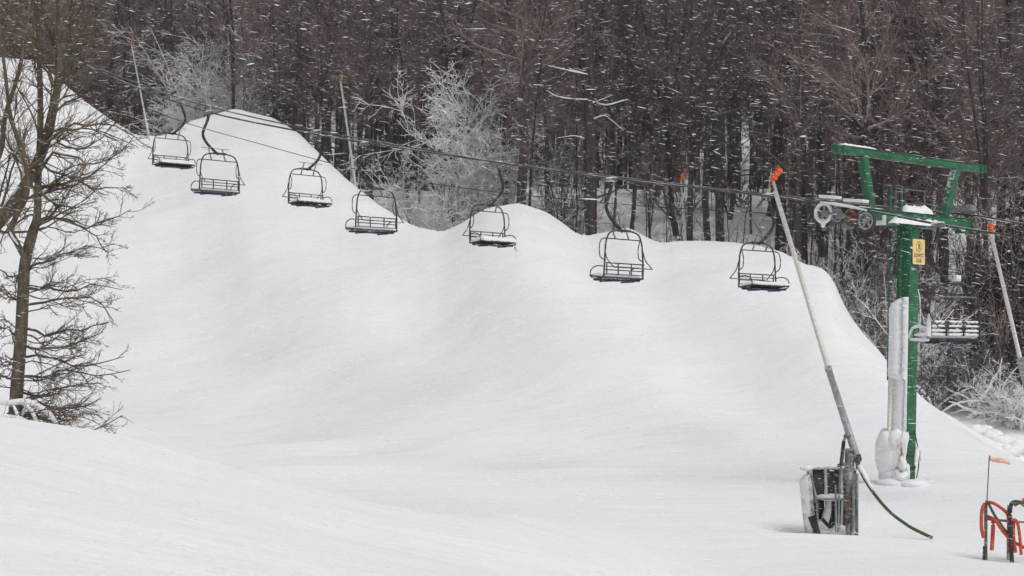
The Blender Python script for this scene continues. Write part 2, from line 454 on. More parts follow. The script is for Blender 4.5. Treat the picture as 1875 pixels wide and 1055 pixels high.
def axis(bands):
    out = []
    for a, b, st in bands: out += list(np.arange(a, b, st))
    return np.array(out + [bands[-1][1]])
gx = axis([(-400, -160, 30), (-160, -50, 3.5), (-50, -24, 0.9), (-24, 24, 0.3), (24, 50, 0.9), (50, 160, 3.5), (160, 400, 30)])
gy = axis([(-60, 0, 3), (0, 34, 0.35), (34, 62, 0.3), (62, 132, 0.4), (132, 240, 3), (240, 640, 40)])
GX, GY = np.meshgrid(gx, gy)
GZ = height(GX.ravel(), GY.ravel()).reshape(GX.shape)
mb = MB()
idx = np.arange(GX.size).reshape(GX.shape)
mb.add(np.stack([GX, GY, GZ], -1).reshape(-1, 3), np.stack([idx[:-1, :-1], idx[:-1, 1:], idx[1:, 1:], idx[1:, :-1]], -1).reshape(-1, 4))
tag(mb.build('ground', M['snow'], smooth=True), kind='structure')

# ------------------------------------------------------------------ lift geometry
LD = Vector((-1, 1, 0)).normalized()       # uphill direction of the lift line
AD = Vector((1, 1, 0)).normalized()        # along the crossarm, away from the camera
TX, TY = 10.37, 50.0
A0 = Vector((TX, TY, 0)) - AD * 2.8
B0 = Vector((TX, TY, 0)) + AD * 3.0
def on_line(px, row, O):
    k = (px - 937.5) / F
    # O.x - s = k*(O.y + s)
    s = (O.x - k * O.y) / (1 + k)
    Y = O.y + s
    return Vector((O.x - s, Y, CZ + (HZ - row) / F * Y))

def tube_thing(name, pts, r, mat, label, cat, sm=10, sides=8, group=None):
    m = MB(); m.tube(pts, r, sides, True, sm)
    return tag(m.build(name, mat, smooth=True), label, cat, group)

cabA = [on_line(*p, A0) for p in [(1960, 452), (1875, 436), (1720, 411), (1600, 388), (1500, 371), (1330, 350), (1120, 327), (900, 296), (668, 261), (520, 235), (382, 205), (250, 160), (110, 98), (-60, 20)]]
cabB = [on_line(*p, B0) for p in [(1960, 420), (1875, 410), (1802, 397), (1750, 391), (1600, 377), (1408, 356), (1150, 327), (912, 297), (740, 268), (578, 239), (430, 207), (330, 180), (200, 133), (40, 70)]]
tube_thing('haul_cable', cabA, 0.028, M['cable'], 'near haul rope crossing in front of the green tower, carrying the slatted-back chairs', 'cable')
tube_thing('haul_cable', cabB, 0.026, M['cable'], 'far haul rope over the right wheel assembly, carrying the snow-heaped chairs', 'cable')
W0 = Vector((TX, TY, 0)) - AD * 0.6
wire = [on_line(*p, W0) for p in [(1640, 412), (1490, 396), (1200, 379), (1050, 366), (900, 351), (740, 328), (610, 300), (470, 262), (340, 225), (250, 190), (100, 120)]]
tube_thing('signal_wire', wire, 0.013, M['black_plain'], 'thin dark wire hanging below the two haul ropes', 'wire')

# ------------------------------------------------------------------ chairs
CXO = 0.40   # seat centre is offset from the grip
def bend(pts, n=8): return catmull([Vector(p) for p in pts], n)
def make_chair(label):
    t = thing('lift_chair', label, 'lift chair', group='chairs hanging from the lift cables')
    m = MB()
    m.tube([(0, 0, 0.0), (-0.05, 0, -0.25), (-0.24, -0.02, -0.62), (-0.27, -0.03, -0.86), (-0.12, -0.08, -1.12), (0.22, -0.13, -1.40), (0.34, -0.14, -1.47)], 0.054, 8, True, 6)
    m.build('hanger', M['hanger'], t, smooth=True)
    m = MB(); m.box((0, 0, 0.02), (0.11, 0.34, 0.12)); m.box((0.0, 0, -0.08), (0.07, 0.12, 0.12)); m.tube([(-0.02, -0.22, 0.0), (-0.02, 0.22, 0.0)], 0.045, 8)
    m.build('grip', M['grey_steel'], t, bevel=0.01)
    # bail frame: rounded inverted U, flaring a little to the bottom
    m = MB()
    W = 0.90; y = -0.15; c = CXO
    m.tube([(c - W - .03, y + .02, -2.86), (c - W - .01, y, -2.45), (c - W + .02, y, -2.05), (c - W + .06, y, -1.80), (c - W + .20, y, -1.56), (c - W + .48, y, -1.47), (c, y, -1.46),
            (c + W - .48, y, -1.47), (c + W - .20, y, -1.56), (c + W - .06, y, -1.80), (c + W - .02, y, -2.05), (c + W + .01, y, -2.45), (c + W + .03, y + .02, -2.86)], 0.026, 8, True, 6)
    m.box((c, y, -1.45), (0.55, 0.09, 0.07))
    m.build('frame', M['dark_steel'], t, smooth=True)
    # backrest: four rails and four uprights
    m = MB()
    for z, r in ((-2.42, .020), (-2.52, .014), (-2.62, .017), (-2.74, .014)):
        m.tube([(c - W, y - .01 + (z + 2.74) * -.12, z), (c + W, y - .01 + (z + 2.74) * -.12, z)], r, 6)
    for x in (c - W + .06, c - .31, c + .31, c + W - .06):
        m.box((x, y - .03, -2.58), (0.04, 0.018, 0.36))
    m.build('backrest', M['dark_steel'], t)
    # seat with slats and rounded front
    m = MB()
    for i in range(6):
        yy = y + .04 + i * .105; m.box((c, yy, -2.84 + .012 * i), (1.76, 0.085, 0.045))
    s = m.build('seat', M['dark_steel'], t)
    m = MB(); m.box((c, y + .28, -2.895), (1.66, 0.46, 0.05)); m.box((c - .5, y + .28, -2.93), (0.05, 0.5, 0.05)); m.box((c + .5, y + .28, -2.93), (0.05, 0.5, 0.05))
    m.build('seat_pan', M['blue'], t)
    # rear bar standing off behind the backrest
    m = MB()
    m.tube([(c - W, y, -2.02), (c - W - .01, y - .10, -2.30), (c - W - .01, y - .32, -2.52), (c - W + .05, y - .36, -2.56), (c, y - .36, -2.56), (c + W - .05, y - .36, -2.56), (c + W + .01, y - .32, -2.52), (c + W + .01, y - .10, -2.30), (c + W, y, -2.02)], 0.016, 6, True, 5)
    m.build('rear_bar', M['dark_steel'], t, smooth=True)
    for sgn in (-1, 1):
        x = c + sgn * (W + .02)
        m = MB(); m.tube([(x, y, -2.52), (x, y + .28, -2.50), (x, y + .48, -2.57), (x, y + .55, -2.70), (x, y + .48, -2.84), (x, y + .1, -2.86)], 0.018, 6, True, 5)
        m.build('armrest', M['dark_steel'], t, smooth=True)
    # raised safety bar with its foot rests sticking up
    m = MB()
    for sgn in (-1, 1):
        x = c + sgn * (W + .015)
        m.tube([(x, y, -2.34), (x, y + .17, -2.22), (x, y + .20, -1.95), (x, y + .14, -1.76), (x - sgn * .08, y + .08, -1.70)], 0.017, 6, True, 5)
    m.tube([(c - W + .04, y + .07, -1.70), (c + W - .04, y + .07, -1.70)], 0.018, 6)
    bar = m.build('safety_bar', M['dark_steel'], t, smooth=True)
    for dx in (-.32, .32):
        m = MB(); x = c + dx
        m.beam((x, y + .07, -1.70), (x, y + .28, -1.24), 0.05, 0.02)
        m.tube([(x - .30, y + .28, -1.24), (x + .30, y + .28, -1.24)], 0.013, 6)
        m.build('foot_rest', M['grey_steel'], bar)
    return t

def seat_snow(t, thick, spread, seed, front=0.0):
    """wind-packed snow cushion on the seat"""
    rg = np.random.default_rng(seed)
    nx, ny = 34, 12
    xs = np.linspace(-0.88, 0.88, nx); ys = np.linspace(0, 1, ny)
    m = MB(); c = CXO; y0 = -0.13; y1 = 0.50 + front
    V = []
    for j, v in enumerate(ys):
        for i, x in enumerate(xs):
            e = min(1, (0.88 - abs(x)) / 0.10) ** .5 if abs(x) < 0.88 else 0
            f = math.sin(math.pi * min(max(v, 0.0), 1.0)) ** 0.45
            w = 1 + .12 * math.sin(x * 5 + seed) + .08 * rg.standard_normal()
            V.append((c + x, y0 + (y1 - y0) * v, -2.80 + .06 * v + thick * e * f * w))
    for j, v in enumerate(ys):
        for i, x in enumerate(xs):
            V.append((c + x, y0 + (y1 - y0) * v, -2.815 + .06 * v - (.03 * rg.random() if v > .9 else 0)))
    a = np.arange(nx * ny).reshape(ny, nx)
    q = [np.stack([a[:-1, :-1], a[:-1, 1:], a[1:, 1:], a[1:, :-1]], -1).reshape(-1, 4)]
    b = a + nx * ny
    q.append(np.stack([b[:-1, :-1], b[1:, :-1], b[1:, 1:], b[:-1, 1:]], -1).reshape(-1, 4))
    for e1, e2 in ((a[0], b[0]), (b[-1], a[-1]), (b[:, 0], a[:, 0]), (a[:, -1], b[:, -1])):
        q.append(np.stack([e1[:-1], e2[:-1], e2[1:], e1[1:]], -1))
    m.add(V, np.concatenate(q))
    m.build('seat_snow', M['snow_lump'], t, smooth=True)

chairs = [
    # px, row, line, label, thick, front
    (1120, 331, 'A', 'slatted-back chair seen from behind, lowest over the open snow, left of the long lance', 0.07, 0.0),
    (1408, 360, 'B', 'snow-heaped chair hanging just left of the long orange-tipped snow lance', 0.10, 0.02),
    (912, 301, 'B', 'snow-heaped chair with an icicle lump, against the third snow pile in the middle', 0.15, 0.06),
    (668, 265, 'A', 'slatted-back chair seen from behind, beside the slim lance at the tall pile flank', 0.05, 0.0),
    (578, 243, 'B', 'snow-filled chair hanging before the right flank of the tall snow pile', 0.13, 0.04),
    (382, 208, 'A', 'slatted-back chair seen from behind, hanging before the crest of the tall snow pile', 0.05, 0.0),
    (330, 183, 'B', 'smallest and farthest chair, just right of the bare tree, snow on its seat', 0.15, 0.04),
    (1719, 414, 'A', 'largest chair, crusted with snow on slats and arm, right of the green tower', 0.08, 0.0),
]
proto = make_chair('x')
for i, (px, row, ln, lab, th, fr) in enumerate(chairs):
    o = proto if i == 0 else copy_tree(proto)
    # copies taken from the bare chair, snow added afterwards
    O = A0 if ln == 'A' else B0
    o.location = on_line(px, row, O)
    o.rotation_euler = (0, 0, math.radians(45 if ln == 'A' else 225) + math.radians([2, -2, 1, -1, 2, 0, -2, -13][i]))
    o.scale = (.93, .93, .96)
    o['label'] = lab
    chairs[i] = (o, ln, th, fr)
for i, (o, ln, th, fr) in enumerate(chairs):
    seat_snow(o, th, 0, i + 3, fr)
    g = MB(); g.blob((0, 0.02, 0.08), (0.07, 0.21, 0.035), i, 0.2); g.build('grip_snow', M['snow_lump'], o, smooth=True)
# icicle lump under the middle chair
m = MB(); m.blob((CXO - 0.87, 0.46, -2.95), (0.07, 0.07, 0.12), 5, 0.3); m.tube([(CXO - 0.87, 0.46, -3.02), (CXO - 0.87, 0.45, -3.4)], [0.02, 0.006], 6)
m.build('icicle', M['snow_lump'], chairs[2][0], smooth=True)
# snow crust of the nearest chair
big = chairs[7][0]
m = MB(); c = CXO
for zi, z in enumerate((-2.42, -2.53, -2.64, -2.74)):
    for k in range(3):
        x0 = c - .84 + k * .60
        n = 7
        xs = np.linspace(x0, x0 + .48, n)
        m.tube([(x, -0.19 + .01 * math.sin(x * 30 + zi), z + .01) for x in xs], [0.02, 0.034, 0.036, 0.030, 0.036, 0.034, 0.015], 7)
m.build('slat_snow', M['snow_lump'], big, smooth=True)
m = MB(); x = c - .92
m.tube([(x, -.19, -2.22), (x, -.17, -2.5), (x, -.15, -2.78)], [0.03, 0.06, 0.07], 8)
m.tube([(x, -.15, -2.56), (x, .2, -2.52), (x, .42, -2.58), (x, .56, -2.80)], [0.03, 0.045, 0.045, 0.03], 8, True, 3)
m.tube([(x, .50, -2.84), (x, .1, -2.86), (x, -.15, -2.84)], [0.035, 0.05, 0.06], 8)
m.build('arm_snow', M['snow_lump'], big, smooth=True)
m = MB(); m.box((c + .28, .02, -1.30), (.18, .12, .16)); m.build('marker_plate', M['snow_lump'], big, bevel=.02)
m = MB()
m.tube([(c - .72, -.2, -1.78), (c - .72, -.2, -2.42)], 0.018, 6); m.tube([(c - .72, -.2, -1.78), (c + .74, -.2, -1.78)], 0.018, 6)
m.build('inner_bar', M['grey_steel'], big)

# ------------------------------------------------------------------ tower
tw = thing('lift_tower', 'green steel chairlift tower with wheel assemblies and a yellow sign', 'lift tower', (TX, TY, 0), math.radians(45))
# local x = along the crossarm (away), local y = uphill; the lean is along the picture's left
def loc(a, l, z): return (a, l, z)
Lx, Ly = -0.12 * .707, 0.12 * .707
m = MB()
HT = 6.72
b = np.array([Lx, Ly, -0.6]); tp = np.array([0, 0, HT]); hw = 0.205
V = []
for cpt in (b, tp):
    for sx, sy in ((-1, -1), (1, -1), (1, 1), (-1, 1)): V.append((cpt[0] + sx * hw, cpt[1] + sy * hw, cpt[2]))
m.add(V, [[0, 1, 5, 4], [1, 2, 6, 5], [2, 3, 7, 6], [3, 0, 4, 7], [4, 5, 6, 7], [3, 2, 1, 0]])
m.box((0, 0, HT - .02), (0.62, 0.62, 0.05))
m.box((Lx, Ly, 0.03), (0.62, 0.62, 0.07))
m.build('column', M['green'], tw, bevel=0.012)
# bands and patches on the column
m = MB(); m.box((0.0, -0.207, 5.58 - 0.0), (0.10, 0.012, 0.05)); m.build('rust_patch', M['hose_orange'], tw)
m = MB()
for z in (1.28, 0.72, 0.42): m.tube([(Lx + .22, Ly - .22, z), (Lx - .0, Ly - .235, z - .06 + .1 * (z > 1)), (Lx - .24, Ly - .22, z + .04)], 0.014, 6)
m.tube([(-.10, -.24, 1.4), (.05, -.25, .95), (.1, -.25, .5), (0, -.25, .15)], 0.014, 6, True, 4)
m.build('strap', M['black_plain'], tw)
# crossarm
m = MB()
m.box((0.07, 0, 6.93), (5.7, 0.22, 0.26))
m.box((0.05, 0, 6.80), (2.5, 0.24, 0.14))
m.box((0.05, 0, 6.72), (2.55, 0.34, 0.02)); m.box((0.07, 0, 7.07), (5.7, 0.28, 0.02))
for a in (-2.6, 2.75):
    m.box((a, 0, 6.84), (0.5, 0.16, 0.22)); m.box((a, 0, 6.78), (0.7, 0.4, 0.04))
    for l in (-.12, .12): m.box((a - .2, l, 6.72), (0.1, 0.1, 0.12))
m.build('crossarm', M['green'], tw, bevel=0.008)
m = MB()
m.beam((-1.72, 0, 7.08), (-2.08, 0, 8.38), 0.22, 0.20, (1, 0, 0)); m.build('frame_leg', M['green'], tw, bevel=0.008)
m = MB(); m.beam((1.70, 0, 7.08), (2.28, 0, 8.38), 0.22, 0.20, (1, 0, 0)); m.build('frame_leg', M['green'], tw, bevel=0.008)
m = MB()
m.box((0.2, 0, 8.49), (6.9, 0.15, 0.17)); m.box((0.2, 0, 8.585), (6.9, 0.19, 0.018)); m.box((0.2, 0, 8.395), (6.9, 0.19, 0.018))
for a in (-3.24, 3.64):
    m.box((a, 0, 8.49), (0.05, 0.21, 0.22)); m.box((a + (.2 if a < 0 else -.2), 0, 8.49), (0.03, 0.21, 0.22))
    m.ring((a + (.08 if a < 0 else -.12), 0, 8.30), (1, 0, 0.3), 0.07, 0.012, 12, 6)
m.build('top_beam', M['green'], tw, bevel=0.006)
# snow on steelwork
def snow_ridge(m, a0, a1, y, z, w, h, seed, n=20):
    rg = np.random.default_rng(seed)
    xs = np.linspace(a0, a1, n); V = []
    for i, x in enumerate(xs):
        e = min(1, min(i, n - 1 - i) / 2.5) ** .6
        hh = h * e * (0.75 + .5 * rg.random())
        for k in range(5):
            t = math.pi * k / 4
            V.append((x, y - w / 2 * math.cos(t), z + hh * math.sin(t)))
    a = np.arange(n * 5).reshape(n, 5)
    m.add(V, np.stack([a[:-1, :-1], a[1:, :-1], a[1:, 1:], a[:-1, 1:]], -1).reshape(-1, 4))
for q_ in ((-3.1, -1.5, 0, 8.592, 0.2, 0.06, 1), (-.5, 3.0, 0, 8.592, 0.12, 0.02, 2), (-0.3, 1.0, -.02, 7.075, 0.3, 0.2, 3), (-1.15, 1.35, -0.2, 6.73, 0.34, 0.17, 4), (-2.3, -1.2, 0, 7.08, 0.22, 0.03, 8)):
    m = MB(); snow_ridge(m, *q_); m.build('snow_cap', M['snow_lump'], tw, smooth=True)
for c_, d_ in (((-1.35, -.06, 6.80), (.03, .3, .25)), ((-2.2, -0.22, 6.78), (0.10, 0.10, 0.08)), ((2.3, -0.22, 6.74), (0.12, 0.08, 0.08))):
    m = MB(); m.box(c_, d_); m.build('snow_lump', M['snow_lump'], tw, bevel=.02)
# ladder on the uphill-left side
m = MB()
ax_, ly = -0.34, 0.0
for s_ in (-.17, .17):
    m.beam((ax_ + Lx * .6, ly + s_ + Ly * .6 + .15, 2.7), (ax_, ly + s_ + .15, 7.75), 0.045, 0.045)
for k in range(5, 21):
    z = 1.2 + k * 0.32; f = 1 - z / HT
    m.tube([(ax_ + Lx * f, ly - .17 + Ly * f + .15, z), (ax_ + Lx * f, ly + .17 + Ly * f + .15, z)], 0.012, 6)
    if k % 4 == 0 and z < 6.6: m.beam((ax_ + Lx * f, ly + Ly * f + .15, z), (-0.2 + Lx * f, ly + Ly * f + .1, z), 0.03, 0.03)
m.build('ladder', M['green_plain'], tw)
# catwalk rail behind the arm
m = MB()
for a in (0.25, 1.62): m.tube([(a, .55, 6.95), (a, .55, 7.78)], 0.016, 6)
m.tube([(.25, .55, 7.78), (1.62, .55, 7.78)], 0.016, 6); m.tube([(.25, .55, 7.4), (1.62, .55, 7.4)], 0.014, 6)
m.tube([(-1.5, .55, 7.5), (-.9, .55, 7.5)], 0.014, 6); m.tube([(-.9, .55, 6.95), (-.9, .55, 7.75)], 0.014, 6)
m.box((0, .45, 6.93), (2.6, .3, .03))
m.build('catwalk_rail', M['grey_steel'], tw)

def sheave_wheel(a, l, z, r, parent, liner=False, snowy=False):
    m = MB(); m.ring((a, l, z), (1, 0, 0), r - .04, .045, 28, 8, 1.1)
    w = m.build('sheave_wheel', M['tyre'], parent, smooth=True)
    RM = M['red'] if liner else M['rim']
    m = MB(); m.ring((a - .01, l, z), (1, 0, 0), r * .72, .026, 24, 6, 1.6)
    m.tube([(a - .07, l, z), (a + .07, l, z)], .055, 10)
    for k in range(5):
        t = k * 2 * math.pi / 5 + .3
        m.beam((a, l, z), (a, l + math.cos(t) * r * .7, z + math.sin(t) * r * .7), .03, .045)
    m.build('rim', RM, w, smooth=False)
    if snowy:
        m = MB(); m.ring((a - .03, l, z), (1, 0, 0), r - .05, .05, 24, 7, 1.1)
        m.blob((a - .02, l + .02, z - .26), (.05, .07, .12), 4, .2)
        m.build('wheel_snow', M['snow_lump'], w, smooth=True)
    return w
for side, a, ls in (('near', -2.83, (0.64, 0.22, -0.20, -0.63)), ('far', 3.03, (0.30, -.16, ))):
    # the wheels carry the rope on their tops
    zc = []
    for i, l in enumerate(ls):
        rope = cabA if side == 'near' else cabB
        world = Vector((TX, TY, 0)) + AD * a + LD * l
        # rope height above this point
        best = min((p for p in catmull(rope, 12)), key=lambda p: (p - world).xy.length)
        rw = .285 if i in (0, len(ls) - 1) else .225
        zc.append(best.z - .24)
        sheave_wheel(a, l, zc[-1], rw, tw, liner=(side == 'near' and i == 2), snowy=(side == 'near' and i == 0))
    m = MB()
    m.beam((a - .10, ls[0] - .1, zc[0]), (a - .10, ls[-1] + .1, zc[-1]), .04, .05)
    m.beam((a + .12, ls[0], zc[0]), (a + .12, ls[-1], zc[-1]), .05, .14)
    mid = (sum(ls) / len(ls)); zm = sum(zc) / len(zc)
    m.box((a + .12, mid, zm - .16), (.12, .3, .3)); 
    if side == 'near':
        for l, z in ((.52, sum(zc[:2]) / 2), (0.0, sum(zc[1:3]) / 2)): m.box((a - .14, l, z - .0), (.04, .20, .13))
    m.build('sheave_frame', M['grey_steel'], tw, bevel=.008)
    m = MB()
    if side == 'near':
        m.beam((a, .72, zc[0] + .36), (a, .20, zc[1] + .38), .26, .05); m.beam((a, -.02, zc[2] + .38), (a, -.62, zc[3] + .42), .26, .05)
        g = m.build('rope_guard', M['grey_steel'], tw)
        m = MB(); m.beam((a, .72, zc[0] + .42), (a, .20, zc[1] + .44), .27, .08); m.beam((a, -.02, zc[2] + .44), (a, -.62, zc[3] + .48), .27, .08)
        m.tube([(a - .12, .66, zc[0] + .27), (a - .12, .2, zc[1] + .27), (a - .12, -.25, zc[2] + .26), (a - .12, -.72, zc[3] + .24)], [.02, .045, .045, .02], 7, True, 4)
        m.build('guard_snow', M['snow_lump'], g, smooth=False, bevel=.03)
    else:
        m.box((a - .05, .2, zc[0] + .38), (.3, .62, .16)); g = m.build('rope_guard', M['grey_steel'], tw, bevel=.01)
        m = MB(); m.box((a - .15, .42, zc[0] - .02), (.1, .34, .26)); m.box((a - .14, .70, zc[0] - .02), (.12, .12, .24))
        m.build('junction_box', M['snow_lump'], tw, bevel=.02)
# sign
sg = MB(); sz = 6.23; sx0 = 0.05
def rrect(w, h, r, n=6):
    pts = []
    for cx, cz, a0 in ((w / 2 - r, h / 2 - r, 0), (-w / 2 + r, h / 2 - r, 90), (-w / 2 + r, -h / 2 + r, 180), (w / 2 - r, -h / 2 + r, 270)):
        for k in range(n + 1):
            t = math.radians(a0 + 90 * k / n); pts.append((cx + r * math.cos(t), cz + r * math.sin(t)))
    return pts
def plate(pts, cx, y0, y1, cz, name, mat, parent):
    me = bpy.data.meshes.new(name); n = len(pts)
    vs = [(cx + p[0], y0, cz + p[1]) for p in pts] + [(cx + p[0], y1, cz + p[1]) for p in pts]
    fs = [list(range(n)), list(range(2 * n - 1, n - 1, -1))] + [[i, i + n, (i + 1) % n + n, (i + 1) % n] for i in range(n)]
    me.from_pydata(vs, [], fs); me.update(); me.materials.append(mat)
    o = bpy.data.objects.new(name, me); sc.collection.objects.link(o); o.parent = parent; return o
SX, SZ, SYF = 0.13, 6.05, -0.235
sign = plate(rrect(0.56, 0.66, 0.04), SX, SYF, SYF + .012, SZ, 'sign', M['sign'], tw)
sign['label'] = 'yellow LOWER BAR sign'
def text(body, size, cx, cz):
    cu = bpy.data.curves.new('lettering', 'FONT'); cu.body = body; cu.size = size; cu.align_x = 'CENTER'; cu.align_y = 'CENTER'; cu.extrude = 0.002; cu.offset = 0.004
    o = bpy.data.objects.new('lettering', cu); sc.collection.objects.link(o)
    dg = bpy.context.evaluated_depsgraph_get(); me = bpy.data.meshes.new_from_object(o.evaluated_get(dg))
    bpy.data.objects.remove(o)
    o = bpy.data.objects.new('lettering', me); sc.collection.objects.link(o); me.materials.clear(); me.materials.append(M['sign_ink'])
    o.parent = sign; o.location = (cx, SYF - .004, cz); o.rotation_euler = (math.radians(90), 0, 0)
text('LOWER', 0.135, SX, SZ - .10)
text('BAR', 0.135, SX, SZ - .235)
m = MB(); m.ring((SX, SYF - .003, SZ + .135), (0, 1, 0), .13, .009, 28, 6, .4)
m.tube([(SX - .03, SYF - .004, SZ + .19), (SX + .0, SYF - .004, SZ + .12), (SX - .02, SYF - .004, SZ + .06), (SX + .05, SYF - .004, SZ + .08), (SX + .03, SYF - .004, SZ + .18)], .012, 6)
m.tube([(SX + .0, SYF - .004, SZ + .21), (SX + .0, SYF - .004, SZ + .14)], .022, 6)
m.build('emblem', M['sign_ink'], sign)
# wind-packed snow plastered on the windward (left) face of the column
rg = np.random.default_rng(5)
nz_, ny_ = 60, 7
V = []
for i in range(nz_):
    z = 1.35 + (4.66 - 1.35) * i / (nz_ - 1); f = 1 - z / HT
    th = (0.20 + 0.24 * min(1, max(0, (z - 2.72) / .06))) + .03 * math.sin(z * 1.3) + .010 * rg.standard_normal()
    if i > nz_ - 3: th *= .75
    for k in range(ny_):
        v = -0.185 + .42 * k / (ny_ - 1)
        e = 1 - .35 * abs(2 * k / (ny_ - 1) - 1) ** 3
        zz = z + ((.20 * (1 - k / (ny_ - 1)) * (1 if i > nz_ - 8 else 0)))
        V.append((-hw - th * e + Lx * f, v + Ly * f + (.012 * rg.standard_normal() if k == 0 else 0), zz))
for i in range(nz_):
    z = 1.35 + (4.66 - 1.35) * i / (nz_ - 1); f = 1 - z / HT
    for k in range(ny_):
        v = -0.185 + .42 * k / (ny_ - 1)
        zz = z + ((.20 * (1 - k / (ny_ - 1)) * (1 if i > nz_ - 8 else 0)))
        V.append((-hw + .02 + Lx * f, v + Ly * f, zz))
a = np.arange(nz_ * ny_).reshape(nz_, ny_); bq = a + nz_ * ny_
m = MB(); q = [np.stack([a[:-1, :-1], a[1:, :-1], a[1:, 1:], a[:-1, 1:]], -1).reshape(-1, 4)]
for e1, e2 in ((a[0], bq[0]), (bq[-1], a[-1]), (bq[:, 0], a[:, 0]), (a[:, -1], bq[:, -1])): q.append(np.stack([e1[:-1], e2[:-1], e2[1:], e1[1:]], -1))
m.add(V, np.concatenate(q)); m.build('plastered_snow', M['snow_lump'], tw, smooth=True)
# grey conduit on the snowy side
m = MB(); m.tube([(Lx - .50, Ly + .12, 1.35), (Lx * .6 - .52, Ly * .6 + .12, 2.9)], .055, 8)
for k in range(4): m.tube([(Lx - .50, Ly + .1, 1.6 + k * .36), (Lx - .38, Ly + .0, 1.6 + k * .36)], .012, 6)
m.build('conduit', M['pale_pole'], tw)
# snow-caked yellow pad round the foot
pad = MB(); pad.box((Lx - .46, Ly - .02, .70), (.26, .60, 1.05)); pad = pad.build('foot_pad', M['yellow_pad'], tw, bevel=.06)
m = MB()
for k, (a_, l_, z_, r_) in enumerate([(-.58, .24, 1.02, (.24, .30, .40)), (-.60, .20, .60, (.25, .34, .44)), (-.54, -.04, 1.08, (.22, .26, .34)), (-.56, .0, .62, (.22, .28, .36)), (-.54, .12, .22, (.26, .38, .2)), (-.62, -.34, 1.02, (.09, .08, .26)), (-.68, -.34, .55, (.11, .09, .20)), (-.66, -.25, .20, (.22, .24, .16)), (-.56, -.40, .30, (.07, .07, .22)), (-.52, -.30, 1.15, (.09, .1, .20))]):
    m.blob((a_ + Lx + .12, l_ + Ly, z_), r_, k + 11, .13 if k < 5 else .35, 20, 14)
m.tube([(-.10, -.34, .95), (-.22, -.40, .72), (-.30, -.42, .5)], [.05, .06, .04], 8, True, 3)
m.tube([(.0, -.32, .85), (.08, -.34, .6)], [.05, .03], 8)
m.build('pad_snow', M['snow_lump'], tw, smooth=True)
m = MB(); 
for k, (a_, l_, z_, r_) in enumerate([(-.5, -.5, .0, (.45, .35, .14)), (.1, -.45, -.02, (.5, .3, .12)), (-.75, .0, .0, (.35, .5, .16))]): m.blob((a_, l_, z_), r_, k + 31, .2)
m.build('base_drift', M['snow'], tw, smooth=True)

# ------------------------------------------------------------------ snow lances
def nozzle(m, p, d, r=.045, L=.36):
    d = Vector(d).normalized(); a = d.orthogonal().normalized(); b_ = d.cross(a)
    m.tube([p, p + d * L], r, 10)
    for k in range(3):
        q_ = p + d * (L * (.2 + .28 * k)); m.tube([q_, q_ + d * .07], r * 1.45, 10)
        for s_ in (-1, 1): m.tube([q_ + d * .03, q_ + d * .03 + a * s_ * r * 2], r * .35, 6)

gx_, gy_ = P(1566, 975, 42).x, 42.0
gz = H(gx_, gy_)
gun = thing('snow_lance', 'long silver snow lance leaning left on a steel post, orange head, padded guard beside it', 'snow gun', (gx_, gy_, gz), 0)
G = lambda px, py, dy=0.0: P(px, py, gy_ + dy) - Vector((gx_, gy_, gz))
top, mid_, piv = G(1414, 332, .6), G(1517, 676, .25), G(1569, 838)
m = MB(); m.tube([mid_, top], [.058, .050], 10); m.build('upper_pole', M['pale_pole'], gun, smooth=True)
m = MB(); m.tube([piv, mid_], [.088, .072], 10); m.tube([mid_ + (piv - mid_) * .02, mid_ - (piv - mid_) * .03], .082, 10)
m.build('lower_pole', M['lower_pole'], gun, smooth=True)
m = MB(); nozzle(m, top - Vector((.01, 0, 0)), G(1430, 308, .6) - top, .050, .36); m.tube([top - (top - mid_) * .01, top + (top - mid_) * .004], .06, 8)
m.build('nozzle_head', M['orange'], gun)
m = MB(); m.tube([G(1436, 318, .6), G(1438, 328, .6)], .02, 6); m.tube([G(1411, 334, .5), G(1416, 350, .5)], .025, 6); m.build('head_bracket', M['black_plain'], gun)
m = MB()
m.tube([G(1554, 990), G(1554, 822)], [.075, .078], 12); m.tube([G(1555, 878), G(1556, 828)], .11, 12); m.box(G(1556, 824), (.17, .17, .06))
m.build('post', M['grey_steel'], gun, smooth=False)
m = MB(); m.tube([G(1551, 935, -.08), G(1551, 905, -.08)], .08, 10); m.box(G(1551, 950, -.12), (.12, .05, .2)); m.build('post_sleeve', M['rust'], gun)
m = MB(); m.tube([G(1540, 852, -.1), G(1545, 808, -.05)], .042, 10); m.build('jack_cylinder', M['black_plain'], gun)
m = MB(); m.tube([G(1535, 975, -.15), G(1537, 890, -.12), G(1540, 852, -.1)], .022, 8); m.tube([G(1545, 808, -.05), G(1549, 797, 0)], .03, 8)
m.beam(G(1534, 853, -.08), G(1562, 846, 0), .05, .06); m.beam(G(1546, 797, -.03), G(1556, 799, 0), .1, .05)
m.tube([G(1530, 888, -.3), G(1531, 975, -.3)], .025, 8); m.tube([G(1563, 980, -.1), G(1562, 890, -.1)], .04, 8)
m.build('jack_rod', M['grey_steel'], gun)
m = MB(); m.tube([G(1564, 842, -.05), G(1577, 838, -.05)], .05, 8); m.tube([G(1574, 846, -.1), G(1572, 832, -.1)], .05, 8); m.tube([G(1570, 845, -.05), G(1572, 858, -.05)], .055, 8); m.build('swivel', M['rust'], gun)
